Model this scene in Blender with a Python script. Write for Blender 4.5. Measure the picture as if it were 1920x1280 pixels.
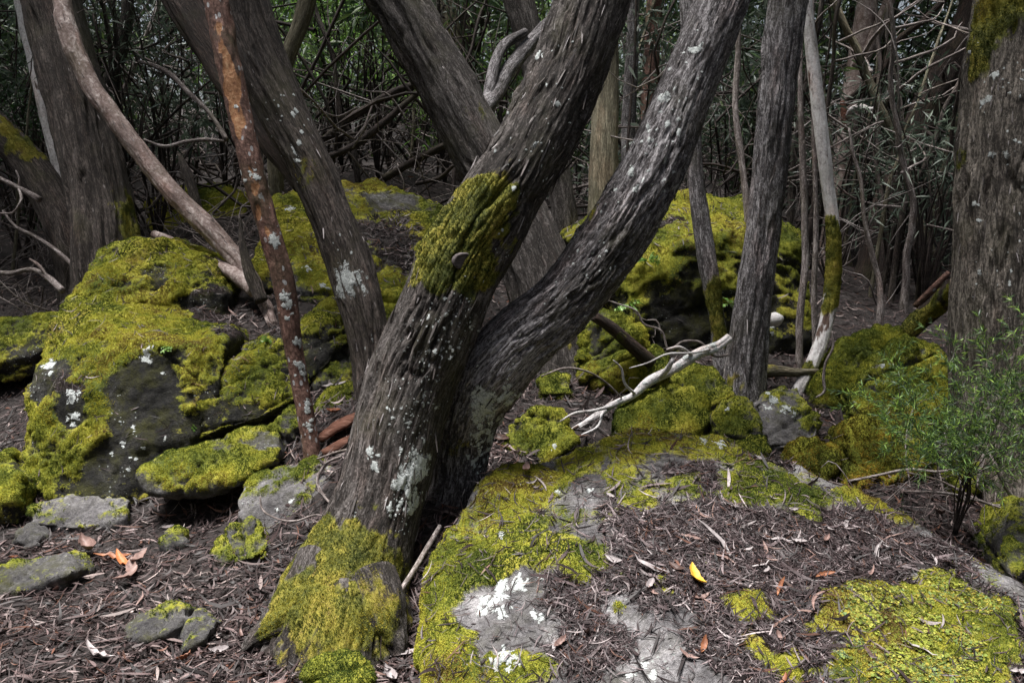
import bpy, bmesh, math
import numpy as np
from mathutils import Vector
from mathutils.bvhtree import BVHTree

for o in list(bpy.data.objects):
    bpy.data.objects.remove(o, do_unlink=True)
SC = bpy.context.scene
COL = SC.collection
R = math.radians

# ------------------------------------------------------------------ camera, sky, sun, exposure
CAM_Z, PITCH, LENS = 1.55, R(10), 30.0
cam = bpy.data.cameras.new('camera'); cam.lens = LENS; cam.sensor_width = 36; cam.clip_end = 500; cam.clip_start = .02
camo = bpy.data.objects.new('camera', cam); COL.objects.link(camo)
camo.location = (0, 0, CAM_Z); camo.rotation_euler = (R(90) - PITCH, 0, 0)
SC.camera = camo

SUN_EL, SUN_AZ = R(77), R(262)       # azimuth: clockwise from +Y, towards the light
world = bpy.data.worlds.new('World'); SC.world = world; world.use_nodes = True
wn = world.node_tree; wn.nodes.clear()
wo = wn.nodes.new('ShaderNodeOutputWorld'); wb = wn.nodes.new('ShaderNodeBackground')
sk = wn.nodes.new('ShaderNodeTexSky'); sk.sky_type = 'NISHITA'; sk.sun_disc = False
sk.sun_elevation = SUN_EL; sk.sun_rotation = SUN_AZ; sk.dust_density = 4; sk.air_density = 1.0; sk.ozone_density = 1.0
hs = wn.nodes.new('ShaderNodeHueSaturation'); hs.inputs['Saturation'].default_value = .5   # overcast: a greyer sky
wb.inputs['Strength'].default_value = .05
wn.links.new(sk.outputs[0], hs.inputs['Color']); wn.links.new(hs.outputs[0], wb.inputs['Color']); wn.links.new(wb.outputs[0], wo.inputs[0])

sl = bpy.data.lights.new('sun', 'SUN'); sl.energy = 5.0; sl.angle = R(26); sl.color = (1, .975, .945)
so = bpy.data.objects.new('sun', sl); COL.objects.link(so)
sd = Vector((math.sin(SUN_AZ) * math.cos(SUN_EL), math.cos(SUN_AZ) * math.cos(SUN_EL), math.sin(SUN_EL)))
so.rotation_euler = sd.to_track_quat('Z', 'Y').to_euler(); so.location = (0, -4, 12)

vs = SC.view_settings
vs.view_transform = 'Standard'; vs.look = 'None'; vs.exposure = 1.2; vs.gamma = 1; vs.use_curve_mapping = False

# ------------------------------------------------------------------ helpers
FPX = 1920 * LENS / 36.0
CP, SP = math.cos(PITCH), math.sin(PITCH)
def P(px, py, d):
    """world point for a place measured in the photograph (1920 x 1280) at forward distance d"""
    x = (px - 960) / FPX * d; u = (640 - py) / FPX * d
    return np.array([x, d * CP + u * SP, CAM_Z - d * SP + u * CP])
def PS(pts): return np.array([P(*p[:3]) for p in pts])
def project(V):
    dy = V[:, 1]; dz = V[:, 2] - CAM_Z
    d = dy * CP - dz * SP; u = dy * SP + dz * CP
    d = np.maximum(d, 1e-3)
    return 960 + V[:, 0] / d * FPX, 640 - u / d * FPX, d

rng = np.random.default_rng(7)
def smooth(a, b, x):
    t = np.clip((x - a) / (b - a), 0, 1); return t * t * (3 - 2 * t)

def _hash(ix, iy, iz, seed):
    h = (ix.astype(np.uint32) * np.uint32(374761393) + iy.astype(np.uint32) * np.uint32(668265263)
         + iz.astype(np.uint32) * np.uint32(2246822519) + np.uint32(seed * 3266489917 & 0xffffffff))
    h = (h ^ (h >> np.uint32(13))) * np.uint32(1274126177)
    h = (h ^ (h >> np.uint32(16))) * np.uint32(2654435761)
    return ((h ^ (h >> np.uint32(15))) & np.uint32(0xffffff)).astype(np.float64) / 16777215.0
def noise(p, seed=0):
    """value noise in -1..1"""
    i = np.floor(p).astype(np.int64); f = p - i; f = f * f * f * (f * (f * 6 - 15) + 10)
    r = 0
    for dx in (0, 1):
        wx = f[:, 0] if dx else 1 - f[:, 0]
        for dy in (0, 1):
            wy = f[:, 1] if dy else 1 - f[:, 1]
            for dz in (0, 1):
                wz = f[:, 2] if dz else 1 - f[:, 2]
                r = r + wx * wy * wz * _hash(i[:, 0] + dx, i[:, 1] + dy, i[:, 2] + dz, seed)
    return r * 2 - 1
def fbm(p, octv=4, seed=0, gain=.5):
    a, s, t = 1., 0., 0
    for k in range(octv):
        s = s + a * noise(p * (2.03 ** k) + 17.3 * k, seed + k); t += a; a *= gain
    return s / t
np.seterr(over='ignore')

def mesh_from(name, V, faces, mats=(), attrs=None, smooth_shade=True, fmat=None):
    """faces: list of int arrays (n,3) or (n,4)"""
    me = bpy.data.meshes.new(name)
    V = np.ascontiguousarray(V, dtype=np.float32)
    me.vertices.add(len(V)); me.vertices.foreach_set('co', V.ravel())
    lv = np.concatenate([f.ravel() for f in faces]).astype(np.int32)
    tot = np.concatenate([np.full(len(f), f.shape[1]) for f in faces]).astype(np.int32)
    st = np.concatenate([[0], np.cumsum(tot)[:-1]]).astype(np.int32)
    me.loops.add(len(lv)); me.loops.foreach_set('vertex_index', lv)
    me.polygons.add(len(tot)); me.polygons.foreach_set('loop_start', st); me.polygons.foreach_set('loop_total', tot)
    if smooth_shade: me.polygons.foreach_set('use_smooth', np.ones(len(tot), dtype=bool))
    if fmat is not None: me.polygons.foreach_set('material_index', fmat.astype(np.int32))
    for m in mats: me.materials.append(m)
    for k, a in (attrs or {}).items():
        a = np.asarray(a, dtype=np.float32)
        if a.ndim == 1:
            at = me.attributes.new(k, 'FLOAT', 'POINT'); at.data.foreach_set('value', a)
        else:
            at = me.attributes.new(k, 'FLOAT_VECTOR', 'POINT'); at.data.foreach_set('vector', np.ascontiguousarray(a).ravel())
    me.update(calc_edges=True)
    return me
def link(name, data, parent=None, loc=(0, 0, 0), label=None, cat=None, group=None, kind=None):
    o = bpy.data.objects.new(name, data); COL.objects.link(o)
    o.location = loc
    if parent is not None: o.parent = parent
    if label: o['label'] = label
    if cat: o['category'] = cat
    if group: o['group'] = group
    if kind: o['kind'] = kind
    return o
def normals_of(V, F):
    a = V[F[:, 1]] - V[F[:, 0]]; b = V[F[:, -1]] - V[F[:, 0]]
    n = np.cross(a, b)
    if F.shape[1] == 4:
        n = np.cross(V[F[:, 2]] - V[F[:, 0]], V[F[:, 3]] - V[F[:, 1]])
    N = np.zeros_like(V)
    for k in range(F.shape[1]):
        for c in range(3): N[:, c] += np.bincount(F[:, k], n[:, c], len(V))
    return N / np.maximum(np.linalg.norm(N, axis=1, keepdims=True), 1e-9), n
def lap(V, F, it, lam=.5):
    E = np.concatenate([F[:, [k, (k + 1) % F.shape[1]]] for k in range(F.shape[1])])
    E = np.concatenate([E, E[:, ::-1]])
    cnt = np.maximum(np.bincount(E[:, 0], minlength=len(V)), 1)[:, None]
    for _ in range(it):
        S = np.stack([np.bincount(E[:, 0], V[E[:, 1], c], len(V)) for c in range(3)], 1)
        V = V + lam * (S / cnt - V)
    return V
def unit(a): return a / np.maximum(np.linalg.norm(a, axis=-1, keepdims=True), 1e-9)
def basis(N):
    h = np.where(np.abs(N[:, 2:3]) < .9, [[0., 0, 1]], [[1., 0, 0]])
    T = unit(np.cross(h, N)); return T, np.cross(N, T)
def sample_faces(V, F, w, n, rg):
    """n random points on faces, weight w per face (multiplied by area)"""
    _, fn = normals_of(V, F); area = np.linalg.norm(fn, axis=1) * .5
    p = area * w; s = p.sum()
    if s <= 0 or n <= 0: return np.zeros((0, 3)), np.zeros((0, 3)), np.zeros(0, int)
    idx = rg.choice(len(F), n, p=p / s)
    if F.shape[1] == 4:
        u, v = rg.random((2, n, 1)); q = V[F[idx]]
        pos = (q[:, 0] * (1 - u) + q[:, 1] * u) * (1 - v) + (q[:, 3] * (1 - u) + q[:, 2] * u) * v
    else:
        u, v = rg.random((2, n, 1)); fl = u + v > 1; u = np.where(fl, 1 - u, u); v = np.where(fl, 1 - v, v)
        q = V[F[idx]]; pos = q[:, 0] + (q[:, 1] - q[:, 0]) * u + (q[:, 2] - q[:, 0]) * v
    return pos, unit(fn[idx]), idx

# ------------------------------------------------------------------ materials
class NT:
    def __init__(s, name):
        s.m = bpy.data.materials.new(name); s.m.use_nodes = True; s.t = s.m.node_tree
        s.b = s.t.nodes['Principled BSDF']; s.out = s.t.nodes['Material Output']
    def n(s, typ, **kw):
        x = s.t.nodes.new(typ)
        for k, v in kw.items(): setattr(x, k, v)
        return x
    def l(s, a, b): s.t.links.new(a, b)
    def attr(s, nm): return s.n('ShaderNodeAttribute', attribute_name=nm)
    def ramp(s, fac, stops, interp='LINEAR'):
        r = s.n('ShaderNodeValToRGB'); r.color_ramp.interpolation = interp; e = r.color_ramp.elements
        while len(e) < len(stops): e.new(.5)
        for i, (p, c) in enumerate(stops):
            e[i].position = p; e[i].color = (*c, 1) if len(c) == 3 else c
        s.l(fac, r.inputs[0]); return r
    def noise(s, vec, scale, detail=4, rough=.55, dist=0.):
        x = s.n('ShaderNodeTexNoise'); x.inputs['Scale'].default_value = scale; x.inputs['Detail'].default_value = detail
        x.inputs['Roughness'].default_value = rough; x.inputs['Distortion'].default_value = dist
        s.l(vec, x.inputs['Vector']); return x
    def mix(s, fac, a, b, blend='MIX'):
        x = s.n('ShaderNodeMix', data_type='RGBA', blend_type=blend)
        for v, i in ((fac, 0), (a, 6), (b, 7)):
            if hasattr(v, 'is_linked'): s.l(v, x.inputs[i])
            elif i == 0: x.inputs[0].default_value = v
            else: x.inputs[i].default_value = (*v, 1)
        return x.outputs[2]
    def math(s, op, a, b=None, c=None, clamp=False):
        x = s.n('ShaderNodeMath', operation=op, use_clamp=clamp)
        for i, v in enumerate((a, b, c)):
            if v is None: continue
            if hasattr(v, 'is_linked'): s.l(v, x.inputs[i])
            else: x.inputs[i].default_value = v
        return x.outputs[0]
    def bump(s, h, strength, dist):
        x = s.n('ShaderNodeBump'); x.inputs['Strength'].default_value = strength; x.inputs['Distance'].default_value = dist
        s.l(h, x.inputs['Height']); s.l(x.outputs[0], s.b.inputs['Normal']); return x
    def scale(s, vec, sc):
        x = s.n('ShaderNodeMapping'); x.inputs['Scale'].default_value = sc; s.l(vec, x.inputs['Vector']); return x.outputs[0]

MOSS_STOPS = [(.27, (.038, .060, .010)), (.41, (.115, .138, .019)), (.51, (.285, .295, .036)), (.60, (.45, .41, .056)), (.71, (.16, .108, .034))]
def moss_col(t, vec, sc=3.0):
    n = t.noise(vec, sc, 5, .62); f = t.noise(vec, 170, 2, .6)
    a = t.math('ADD', n.outputs[0], t.math('MULTIPLY', t.math('SUBTRACT', f.outputs[0], .5), .35))
    return t.ramp(a, MOSS_STOPS).outputs[0], f
def rock_mat(name, base=(.12, .115, .115), hi=(.30, .29, .29), lo=(.035, .033, .035), algae=.75):
    t = NT(name); tc = t.n('ShaderNodeTexCoord'); vec = tc.outputs['Object']
    n1 = t.noise(vec, 4, 6, .65); n2 = t.noise(vec, 55, 5, .7); n3 = t.noise(vec, 240, 3, .7)
    a = t.math('ADD', t.math('MULTIPLY', n1.outputs[0], .5), t.math('ADD', t.math('MULTIPLY', n2.outputs[0], .3), t.math('MULTIPLY', n3.outputs[0], .22)))
    c = t.ramp(a, [(.41, lo), (.52, base), (.62, hi)]).outputs[0]
    # thin algae stain
    n4 = t.noise(vec, 9, 6, .7)
    c = t.mix(t.ramp(n4.outputs[0], [(.46, (0, 0, 0)), (.64, (algae,) * 3)]).outputs[0], c, (.062, .062, .016))
    # specks of pale lichen
    vo = t.n('ShaderNodeTexVoronoi'); vo.inputs['Scale'].default_value = 48; t.l(vec, vo.inputs['Vector'])
    sp = t.math('MULTIPLY', t.math('LESS_THAN', vo.outputs['Distance'], .2), t.math('GREATER_THAN', n1.outputs[0], .56))
    c = t.mix(t.math('MULTIPLY', sp, .8), c, (.42, .45, .43))
    mc, mf = moss_col(t, vec)
    ma = t.attr('moss')
    edge = t.math('ADD', ma.outputs['Fac'], t.math('MULTIPLY', t.math('SUBTRACT', n2.outputs[0], .5), .9))
    mfac = t.math('MULTIPLY', t.math('SUBTRACT', edge, .38), 5, clamp=True)
    c = t.mix(mfac, c, mc)
    # soil shed by the litter
    la = t.attr('litter')
    lf = t.math('MULTIPLY', t.math('SUBTRACT', t.math('ADD', la.outputs['Fac'], t.math('MULTIPLY', t.math('SUBTRACT', n2.outputs[0], .5), .8)), .42), 5, clamp=True)
    c = t.mix(t.math('MULTIPLY', lf, .85), c, (.030, .022, .020))
    t.l(c, t.b.inputs['Base Color']); t.b.inputs['Roughness'].default_value = .9
    t.b.inputs['Specular IOR Level'].default_value = .25
    t.bump(t.math('ADD', t.math('MULTIPLY', n2.outputs[0], .8), t.math('MULTIPLY', n3.outputs[0], .5)), .9, .03)
    return t.m
def bark_mat(name, lo, mid, hi, stretch=.09, sc=55, spots=None, bump=.9, patch=None, patch_amt=.5):
    t = NT(name); at = t.attr('bark'); vec = at.outputs['Vector']
    v1 = t.scale(vec, (1, 1, stretch)); v2 = t.scale(vec, (1, 1, .35))
    w = t.noise(v2, 6, 3, .5)
    n1 = t.noise(v1, sc, 6, .72, .8); n2 = t.noise(t.scale(vec, (1, 1, min(1, stretch * 2.5))), sc * 2.4, 5, .75, .4); n3 = t.noise(v2, 5, 4, .6)
    a = t.math('ADD', t.math('MULTIPLY', n1.outputs[0], .52), t.math('ADD', t.math('MULTIPLY', n2.outputs[0], .42), t.math('MULTIPLY', n3.outputs[0], .20)))
    c = t.ramp(a, [(.44, lo), (.555, mid), (.635, hi), (.71, tuple(min(.8, x * 1.8) for x in hi))]).outputs[0]
    if patch:
        pn = t.noise(t.scale(vec, (1, 1, .3)), 11, 4, .6)
        c = t.mix(t.ramp(pn.outputs[0], [(patch_amt, (0, 0, 0)), (patch_amt + .04, (1, 1, 1))]).outputs[0], c, patch)
    if spots:
        vo = t.n('ShaderNodeTexVoronoi'); vo.inputs['Scale'].default_value = 34; t.l(t.scale(vec, (1, 1, .6)), vo.inputs['Vector'])
        sp = t.math('MULTIPLY', t.math('LESS_THAN', vo.outputs['Distance'], .26), t.math('GREATER_THAN', n3.outputs[0], .53))
        c = t.mix(t.math('MULTIPLY', sp, .85), c, spots)
    nr_ = t.noise(v2, 7, 5, .65)
    c = t.mix(t.ramp(nr_.outputs[0], [(.55, (0, 0, 0)), (.68, (.3, .3, .3))]).outputs[0], c, t.mix(1.0, c, (1.4, .95, .8), 'MULTIPLY'))
    # green algae film
    ng = t.noise(vec, 3.2, 4, .6)
    c = t.mix(t.ramp(ng.outputs[0], [(.52, (0, 0, 0)), (.72, (.4, .4, .4))]).outputs[0], c, (.06, .058, .018))
    pa = t.attr('peel')     # bare wood where bark has peeled
    pf = t.math('MULTIPLY', t.math('SUBTRACT', t.math('ADD', pa.outputs['Fac'], t.math('MULTIPLY', t.math('SUBTRACT', n1.outputs[0], .5), .6)), .45), 7, clamp=True)
    pw = t.ramp(n2.outputs[0], [(.3, (.11, .042, .017)), (.5, (.27, .125, .055)), (.7, (.42, .27, .15))]).outputs[0]
    c = t.mix(pf, c, pw)
    mc, mf = moss_col(t, vec, 7.0)
    ma = t.attr('moss')
    mfac = t.math('MULTIPLY', t.math('SUBTRACT', t.math('ADD', ma.outputs['Fac'], t.math('MULTIPLY', t.math('SUBTRACT', n2.outputs[0], .5), .9)), .4), 4, clamp=True)
    c = t.mix(mfac, c, t.mix(1.0, mc, (.76, .70, .8), 'MULTIPLY'))
    t.l(c, t.b.inputs['Base Color']); t.b.inputs['Roughness'].default_value = .82
    t.b.inputs['Specular IOR Level'].default_value = .35
    t.bump(t.math('ADD', n1.outputs[0], t.math('MULTIPLY', n2.outputs[0], .8)), bump, .02)
    return t.m
def col_mat(name, rough=.75, trans=0., spec=.3, vary=.25):
    """colour from the 'col' attribute of each leaf / tuft"""
    t = NT(name); a = t.attr('col'); tc = t.n('ShaderNodeTexCoord')
    n = t.noise(tc.outputs['Object'], 160, 3, .6)
    c = t.mix(1.0, a.outputs['Vector'], t.ramp(n.outputs[0], [(.25, (1 - vary,) * 3), (.75, (1 + vary,) * 3)]).outputs[0], 'MULTIPLY')
    t.l(c, t.b.inputs['Base Color']); t.b.inputs['Roughness'].default_value = rough
    t.b.inputs['Specular IOR Level'].default_value = spec
    if trans > 0:
        tr = t.n('ShaderNodeBsdfTranslucent'); t.l(c, tr.inputs[0])
        mx = t.n('ShaderNodeMixShader'); mx.inputs[0].default_value = trans
        t.l(t.b.outputs[0], mx.inputs[1]); t.l(tr.outputs[0], mx.inputs[2]); t.l(mx.outputs[0], t.out.inputs[0])
    return t.m
def plain_mat(name, stops, scale=60, rough=.8, bump=.4, spec=.3, trans=0., stretch=(1, 1, 1), dist=.01):
    t = NT(name); tc = t.n('ShaderNodeTexCoord')
    n = t.noise(t.scale(tc.outputs['Object'], stretch), scale, 6, .68)
    c = t.ramp(n.outputs[0], stops).outputs[0]
    t.l(c, t.b.inputs['Base Color']); t.b.inputs['Roughness'].default_value = rough
    t.b.inputs['Specular IOR Level'].default_value = spec
    t.bump(n.outputs[0], bump, dist)
    if trans > 0:
        tr = t.n('ShaderNodeBsdfTranslucent'); t.l(c, tr.inputs[0])
        mx = t.n('ShaderNodeMixShader'); mx.inputs[0].default_value = trans
        t.l(t.b.outputs[0], mx.inputs[1]); t.l(tr.outputs[0], mx.inputs[2]); t.l(mx.outputs[0], t.out.inputs[0])
    return t.m

M = {}
M['rock'] = rock_mat('lichened_sandstone')
M['rock_dark'] = rock_mat('shade_dark_stone', (.026, .025, .023), (.085, .082, .076), (.010, .010, .010))  # stone colour lowered to carry the shade on steep faces
M['rock_pale'] = rock_mat('pale_grey_stone', (.20, .19, .195), (.46, .44, .45), (.075, .07, .073), .3)
M['bark'] = bark_mat('fibrous_bark', (.006, .0047, .0042), (.031, .0245, .021), (.14, .124, .118), .2, 66)
M['bark_grey'] = bark_mat('weathered_grey_bark', (.011, .0098, .0098), (.078, .069, .071), (.36, .34, .35), .2, 70)
M['bark_brown'] = bark_mat('brown_stringy_bark', (.006, .0042, .0036), (.030, .022, .0185), (.115, .094, .083), .12, 66)
M['bark_red'] = bark_mat('red_brown_bark', (.022, .012, .009), (.075, .036, .026), (.17, .095, .075), .35, 26, (.36, .36, .37), .5)
M['bark_pink'] = bark_mat('smooth_pinkish_bark', (.10, .068, .058), (.21, .155, .14), (.38, .32, .30), .6, 22, None, .35)
M['bark_white'] = bark_mat('pale_lichened_bark', (.22, .19, .19), (.58, .55, .55), (.74, .72, .72), .4, 30, None, .5, (.11, .07, .055), .64)
M['bark_dark'] = bark_mat('shade_dark_bark', (.006, .004, .0035), (.022, .014, .011), (.065, .042, .034), .12, 50)  # brown bark darkened further to paint in the thicket's shade
M['bark_olive'] = bark_mat('olive_fine_bark', (.035, .03, .018), (.12, .105, .068), (.27, .245, .175), .10, 60)
M['twig'] = bark_mat('grey_twig_bark', (.04, .032, .029), (.13, .105, .098), (.34, .30, .29), .2, 60, None, .3)
M['bark_shag'] = bark_mat('shaggy_tan_bark', (.009, .0075, .006), (.058, .048, .039), (.24, .21, .18), .18, 62)
M['twig_pale'] = bark_mat('bleached_twig_bark', (.055, .046, .043), (.15, .128, .122), (.32, .29, .285), .2, 60, None, .3)
M['twig_dark'] = bark_mat('dark_twig_bark', (.006, .0045, .004), (.024, .017, .015), (.075, .056, .05), .2, 60, None, .3)  # twig colour lowered to deepen the shade of the thicket
M['moss'] = col_mat('moss_tuft', .85, .25, .15, .3)
M['leaf'] = col_mat('green_leaf', .45, .3, .5, .15)
M['litter'] = col_mat('dry_leaf', .55, .10, .35, .45)
def lichen_mat():
    t = NT('crusty_lichen'); tc = t.n('ShaderNodeTexCoord'); v = tc.outputs['Object']; a = t.attr('rim')
    n = t.noise(v, 150, 5, .75); n2 = t.noise(v, 45, 4, .7)
    c = t.ramp(n.outputs[0], [(.30, (.20, .22, .21)), (.46, (.41, .44, .43)), (.62, (.60, .62, .61))]).outputs[0]
    t.l(c, t.b.inputs['Base Color']); t.b.inputs['Roughness'].default_value = .95; t.b.inputs['Specular IOR Level'].default_value = .1
    t.bump(n.outputs[0], .6, .006)
    h = t.math('ADD', t.math('MULTIPLY', n.outputs[0], .55), t.math('MULTIPLY', n2.outputs[0], .9))
    al = t.math('MULTIPLY', t.math('SUBTRACT', h, t.math('ADD', t.math('MULTIPLY', a.outputs['Fac'], .36), .40)), 8, clamp=True)
    t.l(t.math('MULTIPLY', al, .88), t.b.inputs['Alpha']); return t.m
M['lichen'] = lichen_mat()
M['scar'] = plain_mat('weathered_grey_wood', [(.3, (.025, .02, .02)), (.5, (.075, .062, .062)), (.7, (.15, .13, .13))], 60, .8, .4, .2, 0, (1, .2, 5))
M['rotwood'] = plain_mat('red_rotten_wood', [(.3, (.03, .012, .008)), (.5, (.11, .048, .032)), (.7, (.22, .12, .09))], 30, .85, .8, .2, 0, (.25, 2, 2))

def ground_mat():
    t = NT('forest_soil'); tc = t.n('ShaderNodeTexCoord'); v = tc.outputs['Object']
    n = t.noise(v, 40, 6, .7); n2 = t.noise(v, 2.2, 4, .6)
    a = t.math('ADD', t.math('MULTIPLY', n.outputs[0], .6), t.math('MULTIPLY', n2.outputs[0], .4))
    c = t.ramp(a, [(.35, (.008, .006, .0055)), (.5, (.020, .0145, .0135)), (.65, (.045, .034, .031))]).outputs[0]
    t.l(c, t.b.inputs['Base Color']); t.b.inputs['Roughness'].default_value = .9; t.bump(n.outputs[0], .8, .03); return t.m
M['ground'] = ground_mat()

# ------------------------------------------------------------------ terrain
GP = [(-400, 1280, 2.8), (0, 1280, 2.75), (300, 1280, 2.75), (600, 1280, 2.75), (0, 1100, 3.4), (300, 1060, 3.55), (500, 1090, 3.4),
      (750, 1180, 3.12), (100, 1000, 3.95), (400, 970, 4.0), (585, 865, 4.0), (640, 800, 4.15), (850, 940, 3.58), (800, 1010, 3.35),
      (740, 1150, 3.15), (50, 790, 5.1), (50, 650, 6.0), (60, 500, 7.0), (300, 450, 7.0), (450, 420, 7.2), (50, 430, 8.0), (-200, 500, 7),
      (450, 575, 5.2), (520, 615, 4.95), (380, 600, 5.1), (560, 640, 4.85), (700, 560, 5.7), (1000, 730, 4.6), (1150, 750, 4.5), (1110, 795, 4.25), (1250, 705, 5.0),
      (1560, 790, 4.5), (1450, 715, 5.1), (1780, 925, 3.75), (1950, 900, 3.9), (1900, 1100, 3.2), (2300, 1000, 3.6), (1560, 900, 3.9), (1750, 1000, 3.4),
      (700, 330, 8.0), (400, 385, 8.0), (1000, 560, 6.0), (1000, 450, 7.5), (1250, 570, 6.4), (1620, 625, 6.0), (1700, 530, 8.0),
      (1700, 410, 12), (1000, 350, 11), (300, 335, 11), (960, 255, 18), (200, 270, 18), (1700, 300, 18), (960, 215, 30), (0, 215, 30), (1900, 235, 30),
      (1300, 1100, 3.3), (1200, 950, 3.9), (1500, 1000, 3.6), (1800, 640, 6)]
GA = PS(GP)
EX = np.array([[-6, -2, -.15], [0, -2, -.05], [6, -2, -.05], [0, 0, -.03], [-3, 1, -.1], [3, 1, 0], [-14, 6, .4], [14, 6, .3], [-14, -10, -.4], [14, -10, -.4], [0, -10, -.3], [-6, 4, .0], [6, 4, .25]])
GA = np.concatenate([GA, EX])
def _tps(r): return np.where(r > 0, r * r * np.log(np.maximum(r, 1e-9)), 0)
_n = len(GA); _K = _tps(np.linalg.norm(GA[:, None, :2] - GA[None, :, :2], axis=2)) + np.eye(_n) * .02
_Pm = np.concatenate([np.ones((_n, 1)), GA[:, :2]], 1)
_S = np.linalg.solve(np.block([[_K, _Pm], [_Pm.T, np.zeros((3, 3))]]), np.concatenate([GA[:, 2], np.zeros(3)]))
def gz(x, y, fine=True):
    x = np.atleast_1d(np.asarray(x, float)); y = np.atleast_1d(np.asarray(y, float))
    out = np.zeros(len(x))
    for s in range(0, len(x), 40000):
        q = np.stack([x[s:s + 40000], y[s:s + 40000]], 1)
        cl = np.clip(q, [-16, -11], [16, 32])
        out[s:s + 40000] = _tps(np.linalg.norm(cl[:, None] - GA[None, :, :2], axis=2)) @ _S[:_n] + _S[_n] + cl @ _S[_n + 1:] + np.maximum(q[:, 1] - 32, 0) * .1
    if fine:
        p = np.stack([x, y, np.zeros_like(x)], 1)
        out += .035 * fbm(p * 2.5, 3, 3) + .012 * fbm(p * 11, 3, 5)
    return out
def axis(lo, hi, a, b, fine, growth=1.12):
    c = list(np.arange(a, b, fine)); s = fine
    while c[-1] < hi: s *= growth; c.append(c[-1] + s)
    s = fine; L = []
    x = a
    while x > lo: s *= growth; x -= s; L.append(x)
    return np.array(L[::-1] + c)
gx = axis(-60, 60, -3.6, 3.6, .035); gy = axis(-25, 70, 2.0, 7.5, .035)
GX, GY = np.meshgrid(gx, gy)
GV = np.stack([GX.ravel(), GY.ravel(), gz(GX.ravel(), GY.ravel())], 1)
ii = np.arange(len(gx) * len(gy)).reshape(len(gy), len(gx))
GF = np.stack([ii[:-1, :-1].ravel(), ii[:-1, 1:].ravel(), ii[1:, 1:].ravel(), ii[1:, :-1].ravel()], 1)
ground = link('ground', mesh_from('ground', GV, [GF], [M['ground']]), label='dark leaf-strewn forest floor rising between the boulders', cat='ground', kind='structure')
GBVH = BVHTree.FromPolygons([Vector(v) for v in GV], GF.tolist())

# ------------------------------------------------------------------ moss tufts, lichen
def tufts_mesh(name, pos, nrm, size, rg, tint=None, wide=1.0):
    n = len(pos)
    if n == 0: return None
    T, B = basis(nrm)
    f = fbm(pos * 2.6, 3, 31) * 1.8 + fbm(pos * 11, 3, 41) * 1.1 + rg.normal(0, .25, n)
    stops = np.array([-.9, -.35, 0.05, .45, .95]); pal = np.array([c for _, c in MOSS_STOPS])
    col = np.stack([np.interp(f, stops, pal[:, c]) for c in range(3)], 1) * rg.uniform(.75, 1.3, (n, 1))
    if tint is not None: col = col * tint
    V = np.zeros((n, 3, 3, 3)); s = size * rg.uniform(.6, 1.5, n)
    a0 = rg.uniform(0, 6.28, n)
    for k in range(3):
        a = a0 + k * 2.094 + rg.normal(0, .3, n)
        dirv = T * np.cos(a)[:, None] + B * np.sin(a)[:, None]; side = np.cross(nrm, dirv)
        lean = rg.uniform(.3, 1.1, n)[:, None]; ss = s[:, None]
        base = pos - nrm * ss * .25
        V[:, k, 0] = base + side * ss * .38 * wide; V[:, k, 1] = base - side * ss * .38 * wide
        V[:, k, 2] = base + nrm * ss * rg.uniform(.7, 1.2, n)[:, None] + dirv * ss * lean
    V = V.reshape(-1, 3)
    F = np.arange(len(V)).reshape(-1, 3)
    return mesh_from(name, V, [F], [M['moss']], {'col': np.repeat(col, 9, 0)}, False)
def add_moss(parent, base, V, F, mask, dens, size, rg, tint=None, cap=90000):
    fm = mask[F].mean(1); cf = V[F].mean(1); w = smooth(.38, .85, fm + .35 * fbm(cf * 45, 2, 77))
    _, fn = normals_of(V, F); area = (np.linalg.norm(fn, axis=1) * .5 * w).sum()
    n = int(min(cap, area * dens))
    pos, nr, _ = sample_faces(V, F, w, n, rg)
    me = tufts_mesh('moss_cover', pos - base, nr, size, rg, tint)
    if me: link('moss_cover', me, parent, kind='stuff')
def lichen_mesh(pos, nrm, rad, rg, snap, base, lift=.004):
    """irregular raised crusts that follow the surface; snap(point)->(point, normal)"""
    Vs, Fs, Rm, off = [], [], [], 0
    for p, n, r in zip(pos, nrm, rad):
        r = r * 1.3; rings, seg = (3, 16) if r > .012 else (1, 8)
        T, B = basis(n[None]); T, B = T[0], B[0]
        ph = rg.uniform(0, 6.28, 4); am = rg.uniform(.04, .17, 4)
        el = rg.uniform(.7, 1.4)
        pts = [snap(p)[0] + snap(p)[1] * lift * 1.3]
        for k in range(1, rings + 1):
            for j in range(seg):
                a = j / seg * 6.2832
                rr = r * k / rings * (1 + sum(am[q] * math.sin((q + 2) * a + ph[q]) for q in range(4)) * (k / rings)) * rg.uniform(.86, 1.14)
                c, nn = snap(p + T * rr * math.cos(a) * el + B * rr * math.sin(a) / el)
                pts.append(c + nn * (lift * rg.uniform(.7, 1.3) if k < rings else lift * .3))
        Vs.append(np.array(pts)); Rm += [0.] + [k / rings for k in range(1, rings + 1) for _ in range(seg)]
        for j in range(seg): Fs.append((off, off + 1 + j, off + 1 + (j + 1) % seg))
        for k in range(1, rings):
            a0 = off + 1 + (k - 1) * seg; b0 = a0 + seg
            for j in range(seg):
                j2 = (j + 1) % seg
                Fs.append((a0 + j, b0 + j, b0 + j2)); Fs.append((a0 + j, b0 + j2, a0 + j2))
        off += len(pts)
    return mesh_from('lichen_patch', np.concatenate(Vs) - base, [np.array(Fs)], [M['lichen']], {'rim': np.array(Rm)})
def snapper(bvh):
    def f(p):
        h = bvh.find_nearest(Vector(p))
        return np.array(h[0]), np.array(h[1])
    return f
EYE = Vector((0, 0, CAM_Z))
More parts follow.
